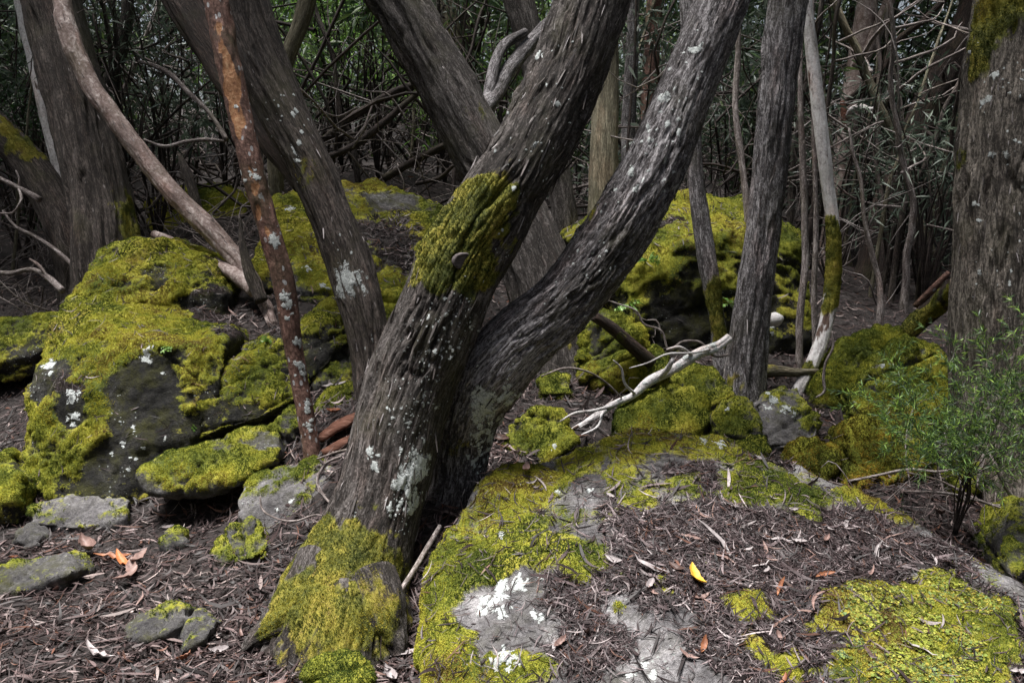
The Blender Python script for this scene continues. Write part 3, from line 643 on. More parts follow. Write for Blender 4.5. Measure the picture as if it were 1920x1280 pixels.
TREES = {}
def moss_on(bvh, V, spec, seed, zs=1.):
    m = np.zeros(len(V)) + .05 + .2 * fbm(V * 7, 3, seed)
    for (px, py, r, val) in spec:
        c, _ = pick(bvh, px, py)
        if c is None: continue
        rr = r * np.linalg.norm(c - np.array(EYE)) / FPX
        d = np.linalg.norm((V - c) * [1, 1, zs], axis=1)
        m = m + val * (1 - smooth(rr * .1, rr * (1.7 if zs == 1 else 1.4), d + rr * (.7 if zs == 1 else 1.0) * fbm(V * [1, 1, zs] * max(14, .9 / rr), 4, seed + 3)))
    if zs == 1: m = m + .55 * fbm(V * [38, 38, 20], 3, seed + 5) * smooth(.15, .4, m) * (1 - smooth(.85, 1.2, m))
    return np.clip(m, 0, 1)
def flakes(parent, base, V, F, mask, n, rg, cols, lmin=.02, lmax=.07, w=.006, axis_dir=None, C=None):
    """shreds of bark standing off the trunk"""
    pos, nr, _ = sample_faces(V, F, 1 - smooth(.25, .45, mask[F].mean(1)), n, rg)
    k = np.argmin(np.linalg.norm(pos[:, None] - C[None, ::6], axis=2), axis=1) * 6
    T = unit(np.gradient(C, axis=0))[np.minimum(k, len(C) - 1)]
    T = unit(T * np.where(rg.random((n, 1)) < .5, 1, -1) + rg.normal(0, .10, (n, 3))); T = unit(T - nr * (T * nr).sum(1, keepdims=True))
    S = np.cross(nr, T); Ln = rg.uniform(lmin, lmax, (n, 1)); W = w * rg.uniform(.35, 1.0, (n, 1)) * (.6 + 8 * Ln); up = rg.uniform(.0, .5, (n, 1)) ** 2 * Ln
    V2 = np.zeros((n, 6, 3)); p0 = pos - nr * .003
    V2[:, 0] = p0 - S * W * .5; V2[:, 1] = p0 + S * W * .5
    mid = p0 + T * Ln * .55 + nr * (.004 + up * .35); V2[:, 2] = mid - S * W * .5; V2[:, 3] = mid + S * W * .5
    tip = p0 + T * Ln + nr * (.005 + up); V2[:, 4] = tip - S * W * .2; V2[:, 5] = tip + S * W * .2
    b = np.arange(n)[:, None] * 6
    Fq = np.concatenate([b + [0, 1, 3, 2], b + [2, 3, 5, 4]])
    cols = np.asarray(cols); c = cols[rg.integers(0, len(cols), n)] * rg.uniform(.6, 1.3, (n, 1))
    link('bark_shreds', mesh_from('bark_shreds', V2.reshape(-1, 3) - base, [Fq], [M['litter']], {'col': np.repeat(c, 6, 0)}, False), parent, kind='stuff')
BARKC = [(.03, .023, .02), (.05, .04, .036), (.085, .07, .066), (.14, .12, .115), (.30, .27, .27), (.022, .016, .014), (.035, .026, .023)]

def limb(root, base, name, pts, mat, seg, step, amp, seed, moss=(), peel=(), nfl=0, flare=0., freq=24., stretch=.09, lump=.06, wpts=None, wobble=0., tuftsize=.0038, dens=50000, fl_len=(.02, .07), extra=None):
    C = PS(pts) if wpts is None else np.array([p[:3] for p in wpts], float); Rr = w2r(pts) if wpts is None else [p[3] for p in wpts]
    V, F, q = tube(C, Rr, seg, step, amp, seed, freq, stretch, lump, flare, wobble=wobble)
    tri = [tuple(f) for a in F for f in a.tolist()]
    attrs = {'bark': q + seed * 3.1, 'moss': np.zeros(len(V)), 'peel': np.zeros(len(V))}
    bvh = BVHTree.FromPolygons([Vector(v) for v in V], tri)
    rg = np.random.default_rng(seed + 500)
    if moss:
        m = moss_on(bvh, V, moss, seed); attrs['moss'] = m
        N, _ = normals_of(V, F[0])
        V = V + N * (smooth(.35, .75, m) * (.006 * (1 - np.abs(fbm(V * 26, 2, seed + 8))) ** 2))[:, None]
    if peel:
        attrs['peel'] = moss_on(bvh, V, peel, seed + 13, .42)
        N, _ = normals_of(V, F[0]); V = V - N * (smooth(.4, .6, attrs['peel']) * .004)[:, None]
    o = link(name, mesh_from(name, V - base, F, [M[mat]], attrs), root)
    if moss: add_moss(o, base, V, F[0], attrs['moss'], dens, tuftsize, rg, np.array([.84, .76, .85]))
    if nfl: flakes(o, base, V, F[0], attrs['moss'], nfl, rg, BARKC, fl_len[0], fl_len[1], .006, C=resample(C, Rr, step)[0])
    return dict(o=o, V=V, F=F, bvh=BVHTree.FromPolygons([Vector(v) for v in V], tri), C=C)
def crown(root, base, centre, rad, n, seed, pal, ln=.32, wd=.13):
    rg = np.random.default_rng(seed)
    k = rg.normal(size=(26, 3)); k = unit(k) * rg.uniform(.35, 1, (26, 1)) * rad
    c = np.array(centre) + k
    pos = c[rg.integers(0, 26, n)] + rg.normal(0, 1, (n, 3)) * np.asarray(rad) * .22
    link('crown', leaves_mesh('crown', pos - base, ln, wd, rg, pal), root)
    # limbs carrying the clumps
    Vs, Fs, Qs, off = [], [], [], 0
    for j in range(0, 26, 2):
        a = np.array(centre) - [0, 0, rad[2] * 1.1]; b = c[j]
        mid = (a + b) / 2 + rg.normal(0, .15, 3)
        V, F, q = tube([a, mid, b], [.05, .03, .01], 5, .4, cap=False)
        Vs.append(V); Fs.append(F[0] + off); Qs.append(q); off += len(V)
    link('limbs', mesh_from('limbs', np.concatenate(Vs) - base, [np.concatenate(Fs)], [M['bark_brown']], {'bark': np.concatenate(Qs)}), root)
def tree(name, label, stems, group=None, crown_at=None, crown_n=900, crown_r=(1.6, 1.6, 1.1), pal=GREEN, cat='tree'):
    """stems: dicts with pts (px,py,d,w) listed from the foot up"""
    p0 = stems[0]['pts'][0] if 'pts' in stems[0] else None
    base = P(*p0[:3]) if p0 is not None else np.array(stems[0]['wpts'][0][:3], float)
    root = link(name, None, None, base, label, cat, group); root.empty_display_size = .1
    if p0 is not None and cat == 'tree':
        g = float(gz([base[0]], [base[1]])[0])
        if base[2] > g - .08:
            sink = base[2] - g + .12; dd0 = P(*stems[0]['pts'][1][:3]) - base
            low = base - [dd0[0] * .3, 0, sink]; x_, y_, d_ = project(low[None])
            stems = [dict(stems[0], pts=[(x_[0], y_[0], d_[0], p0[3] * 1.12 * base[1] / low[1])] + stems[0]['pts'])] + list(stems[1:])
    out = []
    for s in stems:
        s = dict(s); nm = s.pop('name', 'trunk'); pts = s.pop('pts', None)
        out.append(limb(root, base, nm, pts, s.pop('mat', 'bark'), s.pop('seg', 40), s.pop('step', .03), s.pop('amp', .008), s.pop('seed', 1), **s))
    if crown_at is not None: crown(root, base, crown_at, crown_r, crown_n, int(abs(base[0] * 97 + base[1] * 31)) + 3, pal)
    TREES[label] = (root, base, out)
    return root, base, out

# the forked tree
ft, ftb, fo = tree('forked_tree', 'stout forked tree with shaggy grey bark and a moss cushion at its bend', [
  dict(name='stem', mat='bark', seg=200, step=.011, amp=.0085, freq=42, stretch=.15, seed=2, flare=.0, lump=.07, nfl=4200, fl_len=(.015, .10),
       pts=[(630, 1260, 3.12, 360), (640, 1175, 3.15, 292), (652, 1110, 3.2, 246), (685, 1015, 3.26, 192), (722, 900, 3.32, 168), (742, 810, 3.35, 166), (778, 700, 3.36, 172), (820, 600, 3.34, 168), (862, 500, 3.33, 158), (925, 395, 3.33, 152), (985, 300, 3.34, 144), (1040, 190, 3.36, 140), (1085, 80, 3.38, 138), (1115, -20, 3.4, 138), (1150, -200, 3.5, 132), (1160, -600, 3.8, 120), (1120, -1300, 4.2, 100)],
       moss=[(640, 1060, 60, .3), (545, 1100, 60, .8), (590, 1000, 40, .5), (640, 1140, 60, .5), (720, 1100, 80, .45), (570, 1050, 60, .5), (690, 1050, 80, .3), (640, 1000, 70, .25), (640, 1200, 100, .3), (560, 1180, 80, .3), (720, 1190, 70, .25), (590, 950, 50, .3), (850, 440, 85, 1.0), (800, 480, 50, .9), (900, 390, 55, .8), (870, 530, 45, .5), (830, 420, 60, .9), (930, 345, 40, .5), (955, 385, 25, .4), (880, 480, 50, .6), (960, 290, 25, .25), (785, 420, 40, .7), (880, 370, 40, .6)]),
  dict(name='root', mat='bark', seg=44, step=.014, amp=.007, seed=3, freq=34, lump=.15, pts=[(610, 1060, 3.16, 120), (575, 1120, 3.06, 110), (535, 1160, 3.0, 80), (490, 1195, 2.97, 46), (455, 1225, 2.96, 20)], moss=[(550, 1110, 60, .6), (530, 1140, 60, .55), (600, 1130, 60, .35)]),
  dict(name='root', mat='bark', seg=40, step=.014, amp=.007, seed=4, freq=34, lump=.15, pts=[(690, 1090, 3.1, 120), (715, 1150, 3.02, 96), (735, 1195, 2.98, 60), (752, 1240, 2.95, 24)], moss=[(700, 1110, 80, .32), (725, 1170, 50, .3)]),
  dict(name='root', mat='bark', seg=36, step=.014, amp=.007, seed=6, freq=34, lump=.15, pts=[(640, 1110, 3.06, 120), (640, 1170, 2.98, 96), (632, 1220, 2.92, 50), (620, 1255, 2.9, 20)], moss=[(640, 1130, 80, .36), (630, 1200, 60, .4)]),
  dict(name='stem', mat='bark_grey', seg=170, step=.011, amp=.007, seed=5, nfl=2800, freq=46, stretch=.15,
       pts=[(848, 960, 3.62, 105), (860, 900, 3.6, 100), (868, 830, 3.57, 104), (890, 755, 3.5, 118), (925, 695, 3.45, 135), (975, 638, 3.43, 128), (1048, 575, 3.42, 122), (1130, 475, 3.42, 124), (1205, 355, 3.42, 122), (1275, 200, 3.42, 108), (1335, 50, 3.43, 102), (1375, -60, 3.45, 100), (1440, -300, 3.55, 92), (1500, -800, 3.8, 80)],
       moss=[(1110, 400, 22, .4), (860, 860, 40, .25)])], crown_at=(0.9, 3.6, 6.6), crown_n=500, crown_r=(1.8, 1.4, .9))
fo = [fo[0], fo[-1]]
rg = np.random.default_rng(77)
def lichen_on(part, root, base, spots, joined=True):
    """spots: (px, py, spread_px, count, size_px)"""
    sn = snapper(part['bvh'])
    big, small = [], []
    for (px, py, sp, cnt, sz) in spots:
        for _ in range(cnt):
            qx, qy = px + rg.normal(0, sp), py + rg.normal(0, sp * 1.5)
            c, n = pick(part['bvh'], qx, qy)
            if c is None or n.dot(np.array(EYE) - c) < 0: continue
            r = sz * .68 * rg.lognormal(0, .5) * np.linalg.norm(c - np.array(EYE)) / FPX
            (big if r > .016 else small).append((c, n, r))
    for c, n, r in big:
        link('lichen_patch', lichen_mesh([c], [n], [r], rg, sn, base, .003), part['o'])
    if small:
        a, b, c = zip(*small); link('lichen_specks', lichen_mesh(a, b, c, rg, sn, base, .0025), part['o'], kind='stuff')
lichen_on(fo[0], ft, ftb, [(778, 885, 12, 22, 12), (748, 905, 6, 8, 10), (770, 930, 8, 8, 9), (775, 850, 16, 30, 3), (765, 780, 22, 60, 2.2), (800, 700, 30, 55, 2.2), (820, 660, 8, 8, 5), (835, 640, 30, 30, 2.5), (870, 590, 25, 40, 2.2), (745, 960, 18, 40, 2), (735, 955, 4, 2, 6), (668, 965, 3, 2, 6), (700, 850, 8, 6, 6), (760, 930, 12, 14, 6), (860, 575, 22, 25, 2), (770, 650, 40, 40, 1.8), (940, 470, 8, 8, 3), (980, 310, 30, 14, 3), (1060, 150, 40, 20, 3), (1000, 240, 30, 15, 2.5)])
lichen_on(fo[1], ft, ftb, [(905, 775, 11, 26, 12), (915, 800, 12, 30, 6), (900, 840, 10, 26, 7), (960, 738, 8, 14, 8), (892, 880, 8, 16, 4), (1185, 325, 5, 5, 8), (1060, 520, 40, 20, 2.5), (950, 690, 40, 20, 2), (1210, 330, 40, 25, 3.5), (1100, 450, 30, 20, 3), (1280, 130, 30, 18, 4), (1125, 530, 40, 20, 2.5), (1240, 250, 30, 20, 4)])
# sawn-off knot in the moss
c, n = pick(fo[0]['bvh'], 868, 489)
if c is not None:
    T, B = basis(n[None]); k = np.arange(14) / 14 * 6.283
    ring = lambda r, h: c + n * h + T[0] * (np.cos(k) * r * 1.25)[:, None] + B[0] * (np.sin(k) * r * .9)[:, None]
    Vk = np.concatenate([ring(.034, -.01), ring(.036, .008), ring(.031, .012), ring(.026, .010), [c + n * .010]])
    Fk = [np.array([(a * 14 + j, a * 14 + (j + 1) % 14, (a + 1) * 14 + (j + 1) % 14, (a + 1) * 14 + j) for a in range(3) for j in range(14)]), np.array([(42 + j, 42 + (j + 1) % 14, 56) for j in range(14)])]
    link('knot', mesh_from('knot', Vk - ftb, Fk, [M['scar']]), fo[0]['o'], label='round grey cut branch scar in the moss')

# tree leaning left behind the fork
tb, tbb, tbo = tree('leaning_tree', 'thick tree with cracked brown bark leaning away behind the forked tree', [
  dict(mat='bark', seg=120, step=.016, amp=.016, seed=8, freq=17, stretch=.14, nfl=900, flare=.08,
       pts=[(1052, 740, 4.9, 140), (1042, 660, 4.92, 134), (1022, 560, 4.95, 132), (990, 460, 5.0, 122), (950, 370, 5.05, 116), (905, 290, 5.08, 112), (855, 200, 5.1, 110), (800, 100, 5.12, 108), (745, 0, 5.15, 106), (690, -110, 5.2, 104), (600, -400, 5.4, 95), (520, -800, 5.7, 80)], moss=[(1090, 640, 30, .5), (900, 205, 30, .35), (1100, 700, 30, .5)]),
  dict(name='branch', mat='bark_grey', seg=20, step=.03, amp=.004, seed=9, pts=[(895, 215, 5.12, 42), (925, 180, 5.25, 34), (955, 130, 5.4, 30), (1000, 75, 5.55, 26), (1060, 10, 5.7, 20)]),
  dict(name='branch', mat='bark_grey', seg=16, step=.03, amp=.003, seed=10, pts=[(915, 190, 5.2, 24), (928, 120, 5.3, 22), (945, 85, 5.4, 20), (985, 60, 5.5, 16)])],
  crown_at=(-1.7, 6.6, 6.4), crown_n=350, crown_r=(1.8, 1.6, 1.0))
lm, lmb, lmo = tree('leaning_tree', 'dark leaning tree with two stems and one white lichen blotch, beside the slim red sapling', [
  dict(mat='bark_brown', seg=110, step=.015, amp=.010, seed=12, nfl=1300, flare=.1,
       pts=[(712, 790, 4.3, 76), (703, 720, 4.3, 74), (688, 620, 4.3, 76), (660, 510, 4.3, 84), (620, 400, 4.3, 84), (570, 290, 4.3, 86), (510, 180, 4.3, 84), (462, 70, 4.3, 84), (430, -50, 4.3, 84), (370, -300, 4.4, 80), (300, -800, 4.7, 66)], moss=[(560, 330, 30, .45), (700, 620, 20, .3)]),
  dict(name='stem', mat='bark_dark', seg=60, step=.022, amp=.008, seed=13, pts=[(575, 345, 4.5, 55), (520, 265, 4.65, 70), (440, 150, 4.8, 74), (365, 30, 4.9, 76), (300, -90, 5.0, 74), (200, -400, 5.2, 66)]),  # darker bark stands in for the shade on this stem
  dict(name='stem', mat='bark_brown', seg=40, step=.025, amp=.006, seed=14, pts=[(612, 330, 4.45, 40), (570, 240, 4.6, 44), (525, 130, 4.75, 44), (490, 20, 4.85, 42), (460, -100, 5.0, 40)])],
  crown_at=(-2.6, 5.2, 6.2), crown_n=220, crown_r=(1.6, 1.4, .9))
lichen_on(lmo[0], lm, lmb, [(653, 520, 3, 5, 15), (655, 540, 3, 3, 10), (700, 640, 8, 8, 3), (560, 240, 25, 16, 3.5), (640, 480, 20, 14, 3), (520, 200, 20, 10, 3)])
rs, rsb, rso = tree('slim_sapling', 'slim red-brown sapling with bark peeled to orange wood', [
  dict(mat='bark_red', seg=60, step=.014, amp=.003, seed=16, freq=18, stretch=.5, lump=.12,
       pts=[(590, 900, 4.0, 40), (585, 850, 4.0, 34), (570, 760, 4.0, 33), (550, 650, 3.98, 35), (530, 520, 3.95, 40), (495, 400, 3.92, 42), (466, 290, 3.9, 43), (436, 150, 3.9, 46), (405, 0, 3.9, 46), (390, -80, 3.9, 45), (360, -500, 4.1, 40)],
       peel=[(427, 118, 12, .9), (436, 150, 13, .95), (440, 195, 11, .9), (445, 232, 13, .9), (415, 92, 9, .8), (478, 360, 9, .9), (484, 400, 9, .9), (410, 50, 8, .6), (500, 430, 8, .7), (555, 690, 5, .5), (470, 320, 7, .7), (425, 170, 8, .7)])], crown_at=(-1.4, 4.6, 6), crown_n=90, crown_r=(1, 1, .8))
lichen_on(rso[0], rs, rsb, [(443, 200, 2, 2, 7), (515, 455, 3, 3, 7), (535, 555, 4, 5, 6), (540, 580, 8, 12, 3), (560, 640, 3, 5, 7), (565, 690, 6, 10, 4), (575, 760, 4, 8, 5), (580, 800, 6, 12, 4), (470, 330, 10, 12, 3)])
bl, blb, blo = tree('broad_tree', 'broad brown stringybark tree standing on the left behind the stepped boulder', [
  dict(mat='bark_brown', seg=110, step=.02, amp=.012, seed=18, freq=20, nfl=900, flare=.2,
       pts=[(208, 510, 5.8, 128), (203, 470, 5.8, 122), (193, 400, 5.85, 114), (172, 300, 5.9, 112), (135, 150, 6.0, 108), (95, 0, 6.1, 104), (65, -120, 6.2, 100), (10, -500, 6.5, 92)], moss=[(240, 400, 30, .7), (250, 440, 25, .7), (235, 360, 20, .4)])],
  crown_at=(-4.2, 7.2, 5.8), crown_n=1500, crown_r=(2, 1.8, 1.1))
tree('bent_tree', 'smooth pinkish curved stem bent across the broad left tree down to the litter', [
  dict(mat='bark_pink', seg=56, step=.018, amp=.005, seed=19, lump=.2,
       pts=[(515, 610, 5.0, 22), (490, 560, 5.15, 24), (458, 505, 5.25, 33), (412, 452, 5.3, 38), (342, 378, 5.35, 35), (266, 292, 5.4, 34), (206, 212, 5.42, 36), (158, 130, 5.45, 37), (124, 30, 5.5, 36), (112, -80, 5.6, 35), (105, -400, 5.9, 32)], nfl=420, wobble=.02)])
tree('slim_tree', 'pale lichen-blotched thin trunk leaning beside the broad left tree', [
  dict(mat='bark_white', seg=30, step=.03, amp=.004, seed=20, lump=.2, pts=[(145, 470, 6.5, 26), (125, 370, 6.5, 25), (105, 290, 6.5, 26), (82, 190, 6.55, 27), (52, 60, 6.6, 28), (30, -60, 6.6, 28), (-20, -300, 6.8, 26)])])
tree('leaning_tree', 'orange-mossed trunk slanting in from the left edge behind the broad tree', [
  dict(mat='bark_brown', seg=60, step=.025, amp=.008, seed=22, pts=[(150, 500, 6.3, 84), (130, 440, 6.3, 76), (98, 375, 6.35, 68), (55, 310, 6.4, 62), (0, 250, 6.4, 58), (-80, 170, 6.5, 56), (-250, 20, 6.7, 50)], moss=[(40, 265, 25, .9), (70, 290, 18, .7), (10, 230, 20, .7)])])
tree('slim_tree', 'straight olive-barked trunk standing between the two stems of the fork', [
  dict(mat='bark_olive', seg=50, step=.025, amp=.004, seed=23, pts=[(1124, 520, 6.3, 58), (1128, 420, 6.35, 55), (1132, 300, 6.4, 52), (1135, 150, 6.5, 50), (1137, -60, 6.5, 48), (1140, -500, 6.7, 44)])], crown_at=(.9, 7.6, 5.8), crown_n=400, crown_r=(1.8, 1.6, 1))
tree('slim_tree', 'thin grey trunk with a mossy foot left of the straight grey trunk', [
  dict(mat='bark_grey', seg=40, step=.02, amp=.003, seed=24, lump=.14, moss=[(1340, 560, 26, .8), (1345, 600, 26, .8), (1338, 530, 18, .6), (1350, 640, 22, .8)],
       pts=[(1356, 690, 4.9, 36), (1350, 640, 4.9, 33), (1338, 560, 4.9, 33), (1320, 450, 4.9, 34), (1306, 340, 4.9, 32), (1298, 200, 4.9, 30), (1292, 60, 4.9, 30), (1285, -80, 4.9, 28), (1270, -400, 5.1, 24)])])
gt, gtb, gto = tree('straight_tree', 'straight grey stringybark trunk rising behind the white fallen branch', [
  dict(mat='bark_grey', seg=100, step=.016, amp=.008, seed=25, nfl=1500, flare=.12, fl_len=(.03, .1),
       pts=[(1390, 790, 4.6, 88), (1394, 720, 4.6, 76), (1406, 610, 4.6, 70), (1424, 480, 4.6, 64), (1440, 350, 4.6, 64), (1455, 200, 4.6, 70), (1476, 20, 4.6, 72), (1490, -80, 4.6, 72), (1530, -400, 4.8, 66), (1560, -800, 5, 58)], moss=[(1380, 720, 22, .4)])], crown_at=(2.1, 5.4, 6.4), crown_n=250, crown_r=(1.7, 1.4, .9))
wt, wtb, wto = tree('slim_tree', 'thin white trunk wrapped in a sleeve of orange-brown moss, curving at its foot', [
  dict(mat='bark_white', seg=40, step=.016, amp=.003, seed=26, lump=.14, moss=[(1562, 430, 26, 1), (1562, 470, 26, 1), (1562, 510, 26, 1), (1558, 550, 24, 1), (1552, 580, 18, .8), (1518, 690, 16, .7)],
       pts=[(1496, 735, 4.98, 26), (1518, 692, 5.0, 26), (1544, 625, 5.05, 26), (1560, 535, 5.1, 26), (1562, 430, 5.1, 25), (1550, 330, 5.1, 25), (1532, 180, 5.1, 25), (1515, 30, 5.1, 22), (1506, -60, 5.1, 21), (1490, -400, 5.3, 18)])])
rt, rtb, rto = tree('massive_tree', 'massive shaggy-barked trunk at the right with moss hanging high on its side', [
  dict(mat='bark_shag', seg=170, step=.013, amp=.012, seed=28, nfl=3200, freq=26, stretch=.16, flare=.15,
       pts=[(1895, 900, 3.9, 205), (1892, 830, 3.9, 200), (1888, 700, 3.9, 196), (1888, 550, 3.9, 192), (1893, 400, 3.9, 190), (1902, 250, 3.9, 188), (1915, 100, 3.9, 184), (1925, 0, 3.9, 180), (1940, -150, 3.95, 176), (1960, -600, 4.2, 160)],
       moss=[(1850, 20, 40, .8), (1838, 80, 30, .7), (1835, 110, 30, .6), (1880, 15, 40, .8), (1830, 140, 20, .5), (1870, 40, 30, .6), (1800, 300, 18, .4)])], crown_at=(3.6, 4.8, 6.4), crown_n=450, crown_r=(1.6, 1.6, 1))
lichen_on(rto[0], rt, rtb, [(1900, 300, 60, 30, 3), (1860, 500, 50, 20, 2.5), (1880, 150, 40, 20, 3.5)])
tree('leaning_tree', 'red-brown leaning trunk in shade behind the massive right tree', [
  dict(mat='bark_dark', seg=44, step=.03, amp=.008, seed=30, pts=[(1628, 530, 8, 66), (1648, 440, 8, 60), (1690, 320, 8, 58), (1745, 190, 8, 60), (1815, 60, 8, 66), (1860, -60, 8, 70), (1950, -350, 8.2, 66)])], crown_at=(4.6, 9, 6), crown_n=1500, crown_r=(2.2, 2, 1.1))
pf, pfb, pfo = tree('forked_pale_tree', 'pale peeling trunk forking into crooked limbs with a snapped orange stub', [
  dict(mat='bark_pink', seg=36, step=.035, amp=.005, seed=31, pts=[(1545, 520, 8.5, 38), (1562, 420, 8.5, 36), (1578, 320, 8.5, 36), (1592, 220, 8.5, 38), (1605, 140, 8.5, 40), (1618, 60, 8.5, 38), (1632, -40, 8.5, 38), (1650, -300, 8.7, 34)]),
  dict(name='branch', mat='bark_pink', seg=18, step=.04, amp=.003, seed=32, pts=[(1606, 130, 8.45, 26), (1640, 70, 8.4, 24), (1660, 20, 8.3, 22), (1690, -60, 8.3, 20)]),
  dict(name='branch', mat='bark_dark', seg=14, step=.04, amp=.002, seed=33, pts=[(1585, 195, 8.3, 13), (1620, 165, 8.0, 15), (1655, 135, 7.8, 15), (1680, 80, 7.7, 13), (1730, 40, 7.6, 12), (1780, -10, 7.5, 11)]),
  dict(name='stub', mat='rotwood', seg=12, step=.03, amp=.004, seed=34, pts=[(1580, 190, 8.25, 10), (1583, 215, 8.25, 13), (1586, 240, 8.25, 10), (1588, 255, 8.25, 3)]),
  dict(name='branch', mat='bark_white', seg=12, step=.03, amp=.002, seed=35, pts=[(1590, 225, 8.3, 14), (1600, 205, 8.1, 14), (1615, 200, 8, 11), (1635, 205, 7.9, 7), (1655, 190, 7.8, 6), (1675, 150, 7.7, 8)])], crown_at=(3, 10, 6.2), crown_n=1500, crown_r=(2.2, 2, 1.1))
tree('dark_tree', 'dark red-black trunk upright behind the cracked leaning tree', [
  dict(mat='bark_dark', seg=40, step=.04, amp=.006, seed=36, pts=[(866, 400, 9, 42), (868, 300, 9, 40), (872, 160, 9, 40), (884, 60, 9, 44), (896, -50, 9, 48), (910, -400, 9.3, 44)])], crown_at=(-1.2, 9.6, 6.4), crown_n=350, crown_r=(2, 1.6, 1.1))
tree('dark_tree', 'mossy olive trunk tilting behind the cracked leaning tree', [
  dict(mat='bark_olive', seg=34, step=.04, amp=.006, seed=37, pts=[(900, 380, 8.7, 38), (888, 270, 8.7, 36), (868, 150, 8.7, 36), (845, 60, 8.7, 38), (826, -50, 8.7, 38), (790, -300, 9, 34)], moss=[(850, 60, 20, .5), (870, 140, 14, .4)])])
tree('dark_tree', 'dark trunk showing beside the top of the moss-cushioned stem', [
  dict(mat='bark', seg=40, step=.03, amp=.008, seed=38, pts=[(1060, 420, 6.6, 50), (1030, 250, 6.6, 50), (1000, 110, 6.6, 52), (972, 0, 6.6, 56), (940, -120, 6.7, 54)])])
for (lb, mt, sd, pts) in [
  ('thin grey stem with a kink right of the straight grey trunk', 'twig', 40, [(1498, 690, 5.3, 16), (1500, 600, 5.3, 14), (1510, 500, 5.3, 14), (1508, 420, 5.3, 13), (1505, 300, 5.3, 12), (1500, 150, 5.3, 11), (1508, -60, 5.4, 9)]),
  ('slender straight dark stem close to the moss-sleeved trunk', 'twig', 41, [(1527, 660, 5.5, 11), (1526, 560, 5.5, 11), (1530, 430, 5.5, 10), (1526, 250, 5.5, 9), (1522, -60, 5.6, 8)]),
  ('wavy pale sapling stem right of the moss-sleeved trunk', 'twig', 42, [(1650, 600, 5.6, 13), (1650, 540, 5.6, 11), (1636, 480, 5.6, 10), (1622, 420, 5.6, 9), (1612, 330, 5.6, 8), (1600, 290, 5.6, 7), (1592, 240, 5.6, 5)]),
  ('thin dark stem curving up left of the straight grey trunk', 'twig', 43, [(1402, 400, 5.8, 14), (1390, 300, 5.8, 14), (1378, 200, 5.8, 12), (1384, 100, 5.8, 12), (1380, -60, 5.8, 11)]),
  ('short thick dark stem at the top left behind the pinkish stem', 'bark_brown', 44, [(190, 190, 7.4, 30), (215, 130, 7.4, 26), (235, 60, 7.4, 24), (240, -40, 7.4, 22)]),
  ('dark mossy stem forking up above the mossy domed boulder', 'bark_olive', 45, [(520, 190, 6.4, 28), (535, 120, 6.4, 30), (565, 40, 6.4, 32), (590, -50, 6.4, 32)]),
  ('grey upright stem just right of the olive trunk', 'bark_grey', 46, [(1182, 420, 7.5, 30), (1178, 250, 7.5, 26), (1184, 120, 7.5, 24), (1190, -60, 7.5, 22)]),
  ('rust-coloured upright trunk showing between the olive trunk and the right stem', 'bark_red', 47, [(1212, 400, 8.5, 36), (1215, 250, 8.5, 34), (1222, 100, 8.5, 32), (1232, -60, 8.5, 30)]),
  ]:
    tree('thin_sapling', lb, [dict(mat=mt, seg=16, step=.03, amp=.002, seed=sd, pts=pts, lump=.1)])

# ------------------------------------------------------------------ dead wood
def stick(name, label, pts, mat='twig', seg=12, step=.02, amp=.002, seed=1, subs=(), group=None, cat='branch', moss=(), lump=.15):
    st = [dict(name='shaft', mat=mat, seg=seg, step=step, amp=amp, seed=seed, pts=pts, lump=lump, moss=moss)]
    for k, s in enumerate(subs): st.append(dict(name='twig', mat=mat, seg=7, step=.02, amp=.0, seed=seed + k + 1, pts=s, lump=.1))
    return tree(name, label, st, group, cat=cat)
wb_, wbb, wbo = stick('fallen_branch', 'white lichened fallen branch propped on the mossy stones', [(1085, 800, 4.08, 9), (1120, 778, 4.12, 14), (1150, 758, 4.15, 15), (1185, 742, 4.18, 15), (1215, 716, 4.2, 18), (1262, 692, 4.25, 17), (1315, 660, 4.3, 20), (1345, 650, 4.33, 18), (1368, 634, 4.35, 20)], 'bark_white', 30, .009, .005, 60,
  subs=[[(1150, 760, 4.14, 8), (1110, 770, 4.05, 6), (1075, 775, 4.02, 5), (1050, 790, 4.0, 3)], [(1190, 738, 4.17, 6), (1170, 715, 4.1, 5), (1165, 690, 4.08, 4), (1150, 675, 4.05, 2)], [(1130, 772, 4.12, 6), (1120, 800, 4.05, 5), (1090, 815, 4.0, 3)], [(1300, 668, 4.27, 6), (1270, 650, 4.2, 5), (1250, 655, 4.18, 3)], [(1240, 705, 4.2, 9), (1256, 685, 4.12, 10), (1262, 672, 4.1, 7)], [(1110, 785, 4.1, 8), (1080, 800, 4.08, 6), (1060, 812, 4.05, 3)], [(1330, 655, 4.28, 6), (1290, 662, 4.1, 4), (1250, 664, 4.1, 4), (1215, 680, 4.1, 3), (1180, 690, 4.1, 2)]])
lichen_on(wbo[0], wb_, wbb, [(1200, 728, 25, 40, 5), (1290, 680, 25, 40, 5), (1340, 650, 15, 30, 6), (1150, 760, 15, 20, 4)])
stick('stub_branch', 'dark mossy stub branch jutting from behind the right stem, paler at its end', [(1222, 680, 4.55, 24), (1185, 648, 4.5, 25), (1148, 615, 4.45, 23), (1112, 592, 4.4, 21)], 'bark_dark', 22, .015, .004, 64, moss=[(1170, 630, 15, .5)])
stick('dead_branch', 'broken brown stick leaning upright against the pinkish stem', [(372, 410, 5.5, 22), (362, 360, 5.5, 18), (345, 310, 5.5, 14), (335, 288, 5.5, 5)], 'bark_brown', 14, .02, .003, 66)
